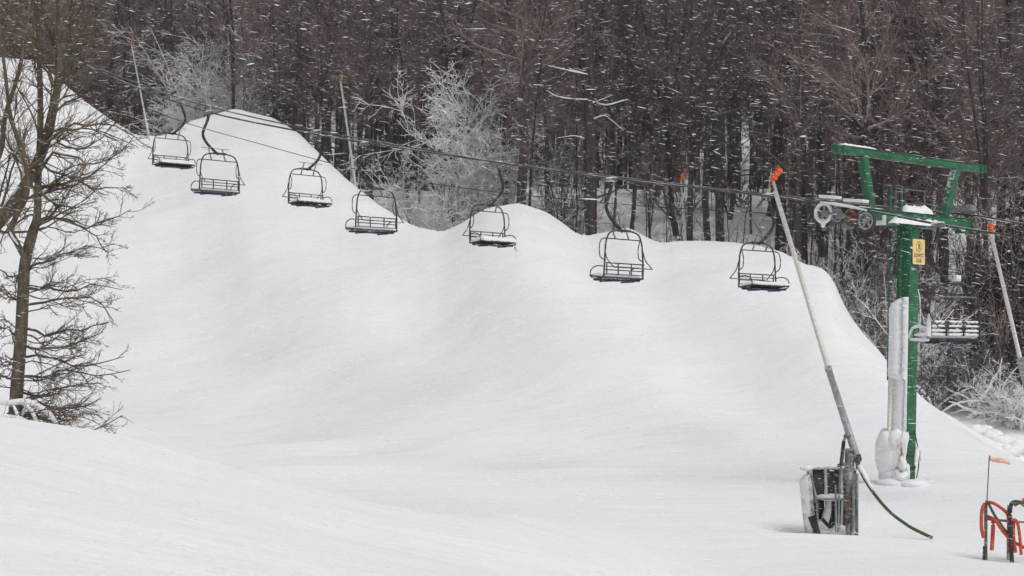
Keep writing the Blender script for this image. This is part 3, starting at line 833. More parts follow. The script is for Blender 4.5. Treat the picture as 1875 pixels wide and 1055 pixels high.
# padded guard: concave black shell with snowy ribs
sh = MB(); ctr = G(1523, 975, .30)
R_ = .56; Hh = 1.42
def shell(m, a0, a1, r, zt, zb, th, n=10, wav=.0):
    V = []
    for i in range(n + 1):
        t = math.radians(a0 + (a1 - a0) * i / n)
        for rr in (r, r + th):
            x = ctr.x + rr * math.cos(t); y_ = ctr.y + rr * math.sin(t) * .75
            V.append((x, y_, zb)); V.append((x, y_, zt + wav * math.sin(i)))
    for i in range(n):
        o = i * 4
        m.f.append(np.array([[o, o + 4, o + 5, o + 1], [o + 2, o + 3, o + 7, o + 6], [o + 1, o + 5, o + 7, o + 3], [o, o + 2, o + 6, o + 4]]) + m.n)
    m.f.append(np.array([[0, 1, 3, 2], [n * 4, n * 4 + 2, n * 4 + 3, n * 4 + 1]]) + m.n)
    m.v.append(np.array(V)); m.n += len(V)
zb, zt = ctr.z - .2, ctr.z + Hh
for a0, a1 in ((28, 58), (62, 96), (100, 140)): shell(sh, a0, a1, R_, zt, zb, .10)
sh.build('guard_pad', M['black'], gun)
s2 = MB(); shell(s2, 142, 215, R_ - .02, zt - .02, zb, .14, 12); sp = s2.build('side_pad', M['caked_pad'], gun, bevel=.03)
for v_ in sp.data.vertices:
    f_ = (v_.co.z - zb) / (zt - zb); dx_ = max(0, ctr.x - v_.co.x) / R_; v_.co.x += -.04 * f_ + .10 * (1 - f_); v_.co.z -= .16 * f_ * dx_ ** 3
for o_ in (sp,):
    o_.data.update()
s3 = MB(); shell(s3, 0, 26, R_ - .02, zt - .12, zb, .05); s3.build('guard_plate', M['grey_steel'], gun)
m = MB()
for ang in (60, 98, 141):
    t = math.radians(ang); x = ctr.x + (R_ - .01) * math.cos(t); y_ = ctr.y + (R_ - .01) * .75 * math.sin(t)
    m.tube([(x, y_, zb), (x + .02, y_, ctr.z + .7), (x, y_, zt)], [.035, .03, .04], 8)
for ang in range(20, 215, 13):
    t = math.radians(ang); m.blob((ctr.x + (R_ + .04) * math.cos(t), ctr.y + (R_ + .04) * .75 * math.sin(t), zt + .0), (.11, .09, .055), ang, .3)
m.blob((ctr.x + .02, ctr.y + .2, ctr.z + .76), (.34, .22, .075), 3, .3); m.blob((ctr.x - .22, ctr.y + .15, ctr.z + .02), (.22, .3, .22), 8, .3); m.blob((ctr.x + .18, ctr.y + .05, ctr.z + .0), (.3, .3, .16), 9, .3)
m.tube([(ctr.x - .02, ctr.y + .26, ctr.z + .72), (ctr.x - .06, ctr.y + .24, ctr.z + .42), (ctr.x - .16, ctr.y + .2, ctr.z + .1)], [.05, .09, .10], 8, True, 4)
m.build('guard_snow', M['snow_lump'], gun, smooth=True)
m = MB(); m.beam(G(1493, 914, -.12), G(1552, 914, -.10), .05, .035); m.beam(G(1493, 920, -.12), G(1493, 908, .2), .04, .04)
m.tube([G(1484, 868, -.1), G(1496, 915, -.12)], .022, 6); m.tube([G(1496, 915, -.12), G(1497, 980, -.1)], .028, 6)
m.tube([G(1566, 890, 0), G(1569, 905, -.05)], .015, 6)
m.build('guard_rail', M['grey_steel'], gun)
m = MB(); m.tube([G(1486, 945, -.1), G(1497, 978, -.12)], [.09, .07], 8); m.tube([G(1505, 950, .1), G(1520, 965, .1), G(1527, 955, .1)], .04, 8, True, 3); m.build('ski_foot', M['black'], gun)
hp = [P(1571, 852, 41.95), P(1582, 875, 41.8), P(1602, 906, 41.3), P(1630, 938, 40.9), P(1662, 962, 40.7), P(1684, 974, 40.6)]
hp.append(Vector((hp[-1].x + .25, hp[-1].y - .1, hp[-1].z - .12)))
o = tube_thing('water_hose', hp, 0.036, M['hose_green'], 'dark green hose drooping from the snow lance into the snow', 'hose', 8)
m = MB(); m.tube([hp[0] + Vector((.02, -.03, 0)), hp[1] + Vector((.03, -.03, .02)), hp[2] + Vector((-.06, -.02, .12))], [.05, .05, .02], 8, True, 4); m.build('hose_snow', M['snow_lump'], o, smooth=True)

def far_lance(px0, py0, px1, py1, Y, label, r=.035, thick=None, ridge=True, extend=2.0):
    tp_, bt = P(px0, py0, Y), P(px1, py1, Y)
    bt = bt + (bt - tp_).normalized() * extend
    base = Vector((bt.x, Y, bt.z))
    t = thing('snow_lance', label, 'snow gun', base, 0, 'snow lances')
    m = MB(); m.tube([Vector((0, 0, 0)), tp_ - base], [r * 1.3, r], 8); m.build('upper_pole', M['pale_pole'], t, smooth=True)
    d = (tp_ - base).normalized(); dd = (d + Vector((.35, 0, 0))).normalized()
    m = MB(); nozzle(m, tp_ - base, dd, min(r * 1.1, .06), .26 if Y < 80 else .42); m.build('nozzle_head', M['orange_far' if Y > 95 else 'orange'], t)
    if thick:
        m = MB(); m.tube([P(*thick[0], Y) - base, Vector((0, 0, 0))], r * 2.1, 8); m.build('lower_pole', M['lower_pole'], t, smooth=True)
    gz_ = H(base.x, base.y)
    m = MB(); m.tube([(0, 0, .1), (0, 0, min(gz_ - base.z, -.5) - .3)], r * 2.4, 8); m.build('post', M['grey_steel'], t)
far_lance(241, 82, 268, 225, 122, 'faint snow lance behind the leftmost snow pile, above the smallest chair', .05, extend=2.5)
far_lance(624, 150, 652, 345, 101, 'slim snow lance with orange tip behind the right flank of the tall snow pile', .055, extend=3)
far_lance(1247, 332, 1256, 446, 89, 'short-looking snow lance with orange tip behind the low pile in the middle', .045, extend=3)
far_lance(1814, 424, 1878, 700, 58, 'snow lance with orange tip at the right edge beyond the tower', .055, thick=((1868, 655),), extend=.6)

# ------------------------------------------------------------------ hose rack and marker flag, right edge
ry = 38.0
rx = P(1840, 1010, ry).x; rz_ = H(rx, ry)
rack = thing('hose_rack', 'low metal rack hung with orange hoses at the right edge', 'hose rack', (rx, ry, rz_), 0)
K = lambda px, py, dy=0.0: P(px, py, ry + dy) - Vector((rx, ry, rz_))
m = MB()
m.tube([K(1805, 1030), K(1805, 925), K(1809, 920)], .036, 10); m.tube([K(1846, 1030, .2), K(1847, 925, .2)], .034, 10)
m.build('post', M['grey_steel'], rack, smooth=True)
m = MB(); m.tube([K(1853, 1035, -.2), K(1850, 960, -.2), K(1850, 930, -.2), K(1856, 920, -.2), K(1872, 921, -.1), K(1890, 930, 0)], .042, 10, True, 5); m.tube([K(1803, 1030), K(1804, 1000)], .046, 10)
m.tube([K(1905, 1035, 0), K(1900, 925, 0)], .036, 10)
m.build('bent_tube', M['black_plain'], rack, smooth=True)
m = MB(); m.beam(K(1805, 950, .02), K(1851, 955, 0), .04, .05); m.beam(K(1851, 955, 0), K(1900, 958, 0), .04, .05); m.build('cross_rail', M['grey_steel'], rack)
def hose(pts, r, mat, flat=1.0):
    m = MB(); m.tube([K(*p) for p in pts], r, 10, True, 6)
    return m.build('hose', mat, rack, smooth=True)
hose([(1803, 922, -.05), (1798, 935, -.08), (1797, 965, -.1), (1801, 985, -.1)], .036, M['hose_orange'])
hose([(1804, 920, -.05), (1818, 921, -.1), (1838, 934, -.12), (1846, 946, -.1), (1847, 975, -.1), (1848, 1012, -.1)], .034, M['hose_orange'])
hose([(1812, 950, -.06), (1818, 952, -.06), (1818, 975, -.06), (1816, 1008, -.06)], .040, M['hose_orange'])
hose([(1806, 945, .0), (1822, 953, -.15), (1838, 975, -.15), (1856, 992, -.15), (1880, 1005, -.15)], .034, M['hose_orange'])
hose([(1852, 952, -.22), (1862, 955, -.25), (1867, 980, -.25), (1870, 1016, -.25)], .032, M['hose_orange'])
hose([(1856, 950, -.15), (1856, 985, -.2), (1860, 1012, -.2)], .034, M['hose_orange'])
hose([(1858, 925, -.1), (1880, 915, .0), (1900, 940, 0)], .034, M['hose_orange'])
hose([(1810, 922, -.12), (1822, 945, -.14), (1838, 968, -.14), (1850, 985, -.1)], .028, M['hose_green'])
hose([(1853, 922, -.24), (1864, 919, -.26), (1876, 926, -.26), (1890, 940, -.2)], .034, M['hose_green'])
fl = thing('marker_flag', 'thin rod with a faded pink flag beside the hose rack', 'flag', P(1805, 1012, ry - .1), 0)
b0 = P(1805, 1012, ry - .1)
m = MB(); m.tube([Vector((0, 0, -.1)), P(1806, 940, ry - .1) - b0, P(1811.5, 834, ry - .1) - b0], .011, 6); m.build('rod', M['rust'], fl)
V = []; nfl = 12
for i in range(nfl + 1):
    f = i / nfl
    q_ = P(1812 + 38 * f, 834 + 9 * f + 1.0 * math.sin(f * 6), ry - .1 + .05 * math.sin(f * 7)) - b0
    for k in range(2):
        V.append((q_.x, q_.y, q_.z - k * .10)); V.append((q_.x, q_.y + .004, q_.z - k * .10))
m = MB(); fs = []
for i in range(nfl):
    o = i * 4; fs += [[o, o + 4, o + 6, o + 2], [o + 1, o + 3, o + 7, o + 5], [o, o + 1, o + 5, o + 4], [o + 2, o + 6, o + 7, o + 3]]
fs += [[0, 2, 3, 1], [nfl * 4, nfl * 4 + 1, nfl * 4 + 3, nfl * 4 + 2]]
m.add(V, fs); m.build('flag_cloth', M['flag'], fl)

# ------------------------------------------------------------------ trees
def unit(v): return v / (np.linalg.norm(v, axis=-1, keepdims=True) + 1e-9)

def grow(rg, start, direction, length, k, wob, lift, sway=None):
    """(n,3) starts and directions -> (n,k,3) wandering paths"""
    n = len(start); pts = np.zeros((n, k, 3)); pts[:, 0] = start
    d = unit(direction); st = (length / (k - 1))[:, None]
    for i in range(1, k):
        d = unit(d + wob * rg.standard_normal((n, 3)) + np.array([0, 0, lift]) / k * 3)
        pts[:, i] = pts[:, i - 1] + d * st
    return pts

def spawn(rg, paths, rad, per, lo, hi, ang, lenf, k, wob, lift, rfac, minr, plen):
    n, kk, _ = paths.shape
    idx = np.repeat(np.arange(n), per); t = rg.uniform(lo, hi, len(idx)) * (kk - 1)
    i0 = np.minimum(t.astype(int), kk - 2); f = (t - i0)[:, None]
    a, b_ = paths[idx, i0], paths[idx, i0 + 1]
    s = a * (1 - f) + b_ * f; tang = unit(b_ - a)
    rnd = unit(rg.standard_normal((len(idx), 3))); side = unit(rnd - tang * (rnd * tang).sum(1, keepdims=True))
    an = ang * rg.uniform(.7, 1.3, (len(idx), 1))
    d = tang * np.cos(an) + side * np.sin(an)
    L = plen[idx] * lenf * rg.uniform(.55, 1.2, len(idx)) * (1.15 - .6 * t / (kk - 1))
    p = grow(rg, s, d, L, k, wob, lift)
    r0 = np.maximum(rad[idx, i0] * rfac, minr)
    r = r0[:, None] * np.linspace(1, .45, k)[None]
    return p, r, L

def forest_tree(seed, Ht, r0, f0, nb, spread=.22, steep=.75, twr=.011, fork=False, n2=7, n3=5):
    rg = np.random.default_rng(seed)
    tr, cr = MB(), MB()
    k = 12
    z = np.linspace(-.5, Ht, k)
    wx = np.cumsum(rg.normal(0, .10, k)) * Ht / 18; wy = np.cumsum(rg.normal(0, .10, k)) * Ht / 18
    path = np.stack([wx - wx[0], wy - wy[0], z], -1)
    rad = r0 * (1 - .86 * np.linspace(0, 1, k) ** 1.1)
    stems = [(path, rad)]
    if fork:
        i = 4; kk = k - i
        for s_ in (-1, 1):
            off = np.linspace(0, 1, kk) ** .8 * Ht * .10 * s_
            p2 = path[i:].copy(); p2[:, 0] += off * rg.uniform(.6, 1.2); p2[:, 1] += off * rg.uniform(-.6, .6)
            stems.append((p2, rad[i:] * .75))
    for p_, r_ in stems: tr.tubes(p_[None], r_[None], 7)
    P1 = []; R1 = []; L1 = []
    for p_, r_ in stems:
        kk = len(p_); n = nb if p_ is path else nb // 3
        t = rg.uniform(f0 if p_ is path else .1, .99, n) * (kk - 1); i0 = np.minimum(t.astype(int), kk - 2); f = (t - i0)[:, None]
        s = p_[i0] * (1 - f) + p_[i0 + 1] * f
        az = rg.uniform(0, 6.283, n); el = rg.uniform(.15, 1.0, n) * steep + .1
        d = np.stack([np.cos(az) * np.cos(el), np.sin(az) * np.cos(el), np.sin(el)], -1)
        L = Ht * spread * rg.uniform(.45, 1.15, n) * (1.1 - .55 * t / (kk - 1))
        P1.append(grow(rg, s, d, L, 6, .16, .12)); rr = np.maximum(r_[i0] * .38, .016)
        R1.append(rr[:, None] * np.linspace(1, .35, 6)[None]); L1.append(L)
    P1 = np.concatenate(P1); R1 = np.concatenate(R1); L1 = np.concatenate(L1)
    cr.tubes(P1, R1, 4)
    P2, R2, L2 = spawn(rg, P1, R1, n2, .2, 1, .75, .48, 4, .16, .08, .5, twr, L1)
    cr.tubes(P2, R2, 3)
    P3, R3, L3 = spawn(rg, P2, R2, n3, .2, 1, .7, .55, 3, .14, .05, .6, twr * .8, L2)
    cr.tubes(P3, R3, 3)
    return tr, cr

kinds = []
specs = [ # name, label, H, r0, f0, nb, spread, steep, twr, fork, n2, n3
    ('bare_tree', 'tall straight-trunked bare tree', 21, .20, .34, 46, .20, .8, .014, False, 8, 8),
    ('bare_tree', 'bare tree forking into upright limbs', 20, .18, .30, 44, .20, .9, .014, True, 8, 7),
    ('bare_tree', 'slender bare tree with fine reddish twigs', 18, .13, .30, 50, .20, .6, .013, False, 8, 8),
    ('sapling', 'thin young bare stem', 13, .07, .38, 24, .15, .7, .010, False, 6, 4),
    ('bare_tree', 'bare tree with low spreading branches', 16, .17, .10, 48, .24, .45, .013, False, 8, 8),
    ('sapling', 'bushy young bare tree with low twigs', 9, .05, .05, 40, .25, .7, .010, False, 7, 5),
]
for i, sp in enumerate(specs):
    t_, c_ = forest_tree(100 + i, *sp[2:])
    root = thing(sp[0], sp[1], 'tree', (0, 0, 0), 0, 'bare trees of the winter forest')
    tr = t_.build('trunk', M['bark'], root, smooth=True); cr = c_.build('crown', M['twig'], root)
    kinds.append(root)

# where the trees stand
rg = np.random.default_rng(42)
cand = []
def try_add(x, y, dmin):
    for (a, b_, _) in cand[-400:]:
        if (a - x) ** 2 + (b_ - y) ** 2 < dmin * dmin: return False
    cand.append((x, y, 0)); return True
def zone(n, y0, y1, dmin, u0=-350, u1=2250, power=1.0):
    c_ = 0; tries = 0
    while c_ < n and tries < n * 40:
        tries += 1
        y = y0 + (y1 - y0) * rg.random() ** power; u = rg.uniform(u0, u1); x = (u - 937.5) / F * y
        yr = np.interp(u, RY_U, RY_Y)
        if y < yr + 7: continue
        if try_add(x, y, dmin): c_ += 1
zone(26, 73, 90, 1.3, 1560, 2150)
zone(56, 92, 118, 1.6, 900, 2150)
zone(26, 84, 118, 1.2, 1430, 1740)
zone(250, 119, 144, 1.3)
zone(26, 104, 119, 1.5, -350, 900)
zone(620, 140, 215, 2.0)
cand.sort(key=lambda c_: c_[1])
IND = 262
def pick(y):
    r = rg.random()
    if y < 118: w = [.22, .12, .20, .42, .04, .0]
    else: w = [.20, .18, .26, .12, .16, .08]
    return int(rg.choice(6, p=w))
used = [False] * 6
far_pts = []
for i, (x, y, _) in enumerate(cand):
    k = pick(y)
    if i < IND:
        if not used[k]: o = kinds[k]; used[k] = True
        else: o = copy_tree(kinds[k])
        s_ = rg.uniform(.8, 1.2)
        o.location = (x, y, H(x, y)); o.rotation_euler = (rg.normal(0, .03), rg.normal(0, .03), rg.uniform(0, 6.28))
        wd = rg.uniform(.65, 1.3)
        uu = x / y * F + 937.5
        place = next(t_ for lim, t_ in ((60, 'beyond the leftmost pile'), (270, 'above the leftmost slope'), (520, 'above the crest of the tall pile'), (720, 'above the right flank of the tall pile'),
                 (880, 'over the gap with the frost-white tree'), (1060, 'above the third pile'), (1200, 'above the small middle hump'), (1360, 'behind the middle lance'), (1500, 'behind the long lance head'), (1620, 'left of the tower'), (1720, 'straight behind the tower'), (1800, 'just right of the tower'), (9999, 'at the right edge')) if uu < lim)
        o['label'] = specs[k][1] + (', front, ' if y < 119 else ', ') + place
        o.scale = (s_ * wd, s_ * wd, s_)
    else:
        far_pts.append((x, y, H(x, y), k))

# the rest of the wood: one object, instancing the same trees
def far_wood(points):
    me = bpy.data.meshes.new('distant_forest')
    me.from_pydata([p[:3] for p in points], [], [])
    at = me.attributes.new('kind_id', 'INT', 'POINT'); at.data.foreach_set('value', [p[3] for p in points])
    o = bpy.data.objects.new('distant_forest', me); sc.collection.objects.link(o)
    ng = bpy.data.node_groups.new('wood', 'GeometryNodeTree')
    ng.interface.new_socket('Geometry', in_out='INPUT', socket_type='NodeSocketGeometry')
    ng.interface.new_socket('Geometry', in_out='OUTPUT', socket_type='NodeSocketGeometry')
    gi, go = ng.nodes.new('NodeGroupInput'), ng.nodes.new('NodeGroupOutput')
    join = ng.nodes.new('GeometryNodeJoinGeometry')
    na = ng.nodes.new('GeometryNodeInputNamedAttribute'); na.data_type = 'INT'; na.inputs['Name'].default_value = 'kind_id'
    rot = ng.nodes.new('FunctionNodeRandomValue'); rot.data_type = 'FLOAT_VECTOR'
    rot.inputs[0].default_value = (-.05, -.05, 0); rot.inputs[1].default_value = (.05, .05, 6.28)
    scl = ng.nodes.new('FunctionNodeRandomValue'); scl.data_type = 'FLOAT_VECTOR'
    scl.inputs[0].default_value = (.8, .8, .8); scl.inputs[1].default_value = (1.3, 1.3, 1.2); scl.inputs['Seed'].default_value = 5
    for k, root in enumerate(kinds):
        eq = ng.nodes.new('FunctionNodeCompare'); eq.data_type = 'INT'; eq.operation = 'EQUAL'
        ng.links.new(na.outputs['Attribute'], eq.inputs[2]); eq.inputs[3].default_value = k
        for ch in root.children:
            oi = ng.nodes.new('GeometryNodeObjectInfo'); oi.inputs['Object'].default_value = ch; oi.transform_space = 'ORIGINAL'; oi.inputs['As Instance'].default_value = True
            ip = ng.nodes.new('GeometryNodeInstanceOnPoints')
            ng.links.new(gi.outputs[0], ip.inputs['Points']); ng.links.new(eq.outputs[0], ip.inputs['Selection'])
            ng.links.new(oi.outputs['Geometry'], ip.inputs['Instance'])
            ng.links.new(rot.outputs[0], ip.inputs['Rotation']); ng.links.new(scl.outputs[0], ip.inputs['Scale'])
            ng.links.new(ip.outputs[0], join.inputs[0])
    ng.links.new(join.outputs[0], go.inputs[0])
    md = o.modifiers.new('wood', 'NODES'); md.node_group = ng
    return tag(o, 'mass of bare trees on the hillside farther back in the forest', 'forest', kind='stuff')
far_wood(far_pts)

# frosted shrubs
def shrub(seed, Ht, mat_t, nst, arch, twr=.014, n2=9, n3=6, tilt=.5):
    rg = np.random.default_rng(seed); m = MB()
    az = rg.uniform(0, 6.283, nst); el = np.pi / 2 - rg.uniform(.05, tilt, nst)
    d = np.stack([np.cos(az) * np.cos(el), np.sin(az) * np.cos(el), np.sin(el)], -1)
    s = np.stack([rg.normal(0, .25, nst), rg.normal(0, .25, nst), np.full(nst, -.3)], -1)
    L = Ht * rg.uniform(.6, 1.1, nst)
    p1 = grow(rg, s, d, L, 8, .12, -arch); r1 = (.045 * rg.uniform(.6, 1.2, nst))[:, None] * np.linspace(1, .35, 8)[None]
    m1 = MB(); m1.tubes(p1, r1, 5)
    p2, r2, L2 = spawn(rg, p1, r1, n2, .15, 1, .7, .42, 5, .18, -arch * .6, .6, twr * 1.3, L); m.tubes(p2, r2, 3)
    p3, r3, L3 = spawn(rg, p2, r2, n3, .1, 1, .7, .5, 4, .18, -arch * .5, .7, twr, L2); m.tubes(p3, r3, 3)
    p4, r4, L4 = spawn(rg, p3, r3, 3, .2, 1, .7, .55, 3, .15, -arch * .3, .8, twr * .8, L3); m.tubes(p4, r4, 3)
    return m1, m

def shrub_thing(name, px, row, Y, seed, Ht, mat, nst, arch, label, cat='shrub', group=None, z=None, **kw):
    s_, c_ = shrub(seed, Ht, mat, nst, arch, **kw)
    x = (px - 937.5) / F * Y; zz = H(x, Y) if z is None else z
    t = thing(name, label, cat, (x, Y, zz), 0, group)
    s_.build('stem', mat, t); c_.build('twigs', mat, t)
    return t
f1 = shrub_thing('frosted_tree', 845, 0, 101, 1, 9.5, M['frost'], 12, .10, 'tall frost-white tree rising behind the gap between the two main piles', 'tree', tilt=.27, n2=12, n3=7, twr=.020)
f2 = shrub_thing('frosted_tree', 935, 0, 104, 2, 8.0, M['frost_low'], 12, .10, 'greyish frosted tree just right of the whitest one, above the third pile', 'tree', tilt=.4, n2=11, n3=6)
shrub_thing('frosted_shrub', 800, 0, 97, 3, 5.0, M['frost'], 14, .42, 'drooping white shrub bent by snow at the foot of the frost-white tree', twr=.022, n3=4)
shrub_thing('frosted_shrub', 872, 0, 99, 4, 4.5, M['frost'], 14, .45, 'rounded snow-bent shrub directly behind the gap left of the third pile', twr=.022, n3=4)
shrub_thing('frosted_shrub', 735, 0, 104, 6, 4.5, M['frost_low'], 12, .3, 'low rimed shrub right of the slim lance, behind the tall pile flank')
shrub_thing('frosted_shrub', 1000, 0, 101, 9, 5.5, M['frost_low'], 12, .15, 'rimed grey shrub behind the crest of the third pile')
shrub_thing('frosted_tree', 365, 0, 128, 7, 9.0, M['frost'], 12, .30, 'white weeping frosted tree on the left shoulder of the tall pile', 'tree', z=17.5)
shrub_thing('frosted_tree', 425, 0, 126, 8, 10.5, M['frost'], 12, .30, 'white frosted tree with hanging strands above the crest of the tall pile', 'tree', z=17.0)
shrub_thing('frosted_shrub', 325, 0, 126, 10, 5.5, M['frost_low'], 10, .25, 'small rimed shrub behind the saddle next to the smallest chair', z=17.5)
for i, (px, Y, h_, mt, ar, lab) in enumerate([
    (1700, 71, 3.2, 'frost_low', .30, 'snow-loaded brush directly right of the tower below the largest chair'),
    (1745, 72, 3.0, 'frost_low', .35, 'snow-loaded brush under the seat of the largest chair'),
    (1790, 71, 2.6, 'frost_low', .25, 'tangled brush right of the largest chair, above the pink flag'),
    (1835, 70, 2.4, 'frost_low', .3, 'tangled brush beneath the dark evergreen at the right edge'),
    (1880, 69, 2.2, 'frost_low', .35, 'white brush cut off by the right edge of the picture'),
    (1610, 76, 4.5, 'frost_low', .12, 'rimed brush left of the tower column above the pile slope'),
    (1560, 80, 5.0, 'frost_low', .12, 'rimed brush above the steep end of the right pile'),
    (1665, 74, 4.5, 'frost_low', .15, 'rimed brush behind the tower column')]):
    q_ = shrub_thing('frosted_shrub', px, 0, Y, 20 + i, h_, M[mt], 12, ar, lab, twr=.010)
    if i < 5:
        r2 = np.random.default_rng(200 + i); n_ = 7; a_ = r2.uniform(0, 6.28, n_); e_ = r2.uniform(.3, 1.2, n_)
        pp = grow(r2, np.stack([r2.normal(0, .4, n_), r2.normal(0, .3, n_) - .4, np.full(n_, -.1)], -1), np.stack([np.cos(a_) * np.cos(e_), -abs(np.sin(a_)) * np.cos(e_) * .6, np.sin(e_)], -1), h_ * r2.uniform(.45, .85, n_), 8, .16, -.22)
        m = MB(); m.tubes(pp, (r2.uniform(.03, .06, n_))[:, None] * np.array([[.7, 1, 1.1, 1, .9, .7, .5, .3]]), 7)
        m.build('snowy_branch', M['snow_lump'], q_, smooth=True)
# low brown brush scattered on the forest floor
bs, bc = shrub(60, 2.6, None, 9, .05, twr=.008, n2=6, n3=4, tilt=.8)
bt = thing('bare_brush', 'low bare brush on the snowy forest floor', 'brush', (0, 0, 0), 0, 'low brush on the forest floor')
bs.build('stem', M['twig'], bt); bc.build('twigs', M['twig'], bt)
first = True
for i in range(26):
    Y = rg.uniform(90, 117) if i < 14 else rg.uniform(74, 86); u = rg.uniform(980, 1900) if i < 14 else rg.uniform(1580, 1900)
    x = (u - 937.5) / F * Y
    o = bt if first else copy_tree(bt); first = False
    o.location = (x, Y, H(x, Y)); o.rotation_euler = (0, 0, rg.uniform(0, 6.28)); s_ = rg.uniform(.8, 1.7); o.scale = (s_, s_, s_)
    o['label'] = 'low bare brush on the forest floor ' + ('behind the small middle hump' if u < 1240 else 'by the middle lance' if u < 1400 else 'behind the long lance' if u < 1540 else 'behind the tower' if u < 1700 else 'at the right edge')

# whippy young stems springing from the forest floor
def whips(seed, n, Ht):
    rg_ = np.random.default_rng(seed); m1, m2 = MB(), MB()
    az = rg_.uniform(0, 6.283, n); el = np.pi / 2 - rg_.uniform(.02, .45, n)
    d = np.stack([np.cos(az) * np.cos(el), np.sin(az) * np.cos(el), np.sin(el)], -1)
    s = np.stack([rg_.normal(0, .2, n), rg_.normal(0, .2, n), np.full(n, -.3)], -1); L = Ht * rg_.uniform(.5, 1.1, n)
    p1 = grow(rg_, s, d, L, 8, .07, -.02); r1 = (.032 * rg_.uniform(.6, 1.3, n))[:, None] * np.linspace(1, .3, 8)[None]; m1.tubes(p1, r1, 5)
    p2, r2, L2 = spawn(rg_, p1, r1, 8, .25, 1, .6, .25, 5, .14, .05, .5, .012, L); m2.tubes(p2, r2, 3)
    p3, r3, L3 = spawn(rg_, p2, r2, 3, .2, 1, .6, .5, 3, .14, .03, .7, .010, L2); m2.tubes(p3, r3, 3)
    return m1, m2
wroots = []
for i in range(3):
    a_, b_ = whips(80 + i, 5 + i, 6.5)
    t_ = thing('young_tree', 'x', 'young tree', (0, 0, 0), 0, 'clumps of thin whippy stems on the forest floor')
    a_.build('stem', M['bark'], t_); b_.build('twigs', M['twig'], t_); wroots.append(t_)
cnt = 0; tries = 0
while cnt < 124 and tries < 3000:
    tries += 1
    right = cnt % 4 == 0 or cnt >= 100
    Y = rg.uniform(72.5, 86) if right else rg.uniform(88, 118); u = rg.uniform(1600, 1930) if right else (rg.uniform(1440, 1640) if cnt % 4 == 1 else rg.uniform(930, 2000))
    if Y < np.interp(u, RY_U, RY_Y) + 6.5: continue
    o = wroots[cnt] if cnt < 3 else copy_tree(wroots[int(rg.integers(3))])
    x = (u - 937.5) / F * Y; o.location = (x, Y, H(x, Y)); o.rotation_euler = (0, 0, rg.uniform(0, 6.28)); s_ = rg.uniform(.6, 1.25); o.scale = (s_, s_, s_)
    where = 'behind the small middle hump' if u < 1240 else 'by the middle lance' if u < 1400 else 'behind the long lance' if u < 1540 else 'behind the tower' if u < 1700 else 'at the right edge'
    o['label'] = ('clump of thin dark stems, near row, ' if Y < 100 else 'clump of thin dark stems, back row, ') + where
    cnt += 1

# small snow-capped lumps along the foot of the brush
for i, (px, row, Y) in enumerate([(1815, 782, 67), (1838, 788, 66.5), (1862, 795, 66), (1795, 775, 67.5), (1850, 799, 65.5)]):
    p_ = P(px, row, Y); z_ = H(p_.x, Y)
    m = MB(); m.blob((0, 0, .02), (.42 + .1 * (i % 2), .4, .26), 60 + i, .3, 18, 10)
    o = m.build('snow_lump', M['snow_lump'], smooth=True, loc=(p_.x, Y, z_)); tag(o, 'small rounded lump of snow at the foot of the brush, right edge', 'snow lump', 'snow lumps at the foot of the brush')

# evergreen at the right edge
def conifer(px, Y, Ht, R0, seed, label):
    rg = np.random.default_rng(seed)
    x = (px - 937.5) / F * Y; t = thing('evergreen_tree', label, 'evergreen', (x, Y, H(x, Y)), 0)
    m = MB(); m.tube([(0, 0, -.3), (0, 0, Ht)], [.16, .02], 7); m.build('trunk', M['bark'], t)
    n = 210; z = rg.uniform(.05, .98, n) ** .9; az = rg.uniform(0, 6.283, n)
    L = R0 * (1.02 - z) * rg.uniform(.6, 1.1, n)
    s = np.stack([np.zeros(n), np.zeros(n), z * Ht], -1); d = np.stack([np.cos(az), np.sin(az), np.full(n, .05)], -1)
    p1 = grow(rg, s, d, L, 6, .08, -.16); r1 = np.full((n, 6), .018) * np.linspace(1, .4, 6)[None]
    m = MB(); m.tubes(p1, r1, 3)
    p2, r2, L2 = spawn(rg, p1, r1, 12, .1, 1, .8, .38, 3, .1, -.12, .8, .014, L); m.tubes(p2, r2, 3)
    p3, r3, L3 = spawn(rg, p2, r2, 6, .05, 1, .9, .5, 2, .1, -.1, 1, .013, L2); m.tubes(p3, r3 * np.array([[1.6, .7]]), 3)
    m.build('crown', M['needle'], t)
conifer(1850, 76, 7.2, 2.3, 5, 'dark evergreen at the right edge behind the lance')
conifer(1880, 78, 8.5, 2.6, 9, 'tall dark evergreen cut off by the right edge of the picture')
conifer(1790, 79, 5.2, 1.6, 6, 'smaller dark evergreen just right of the largest chair')

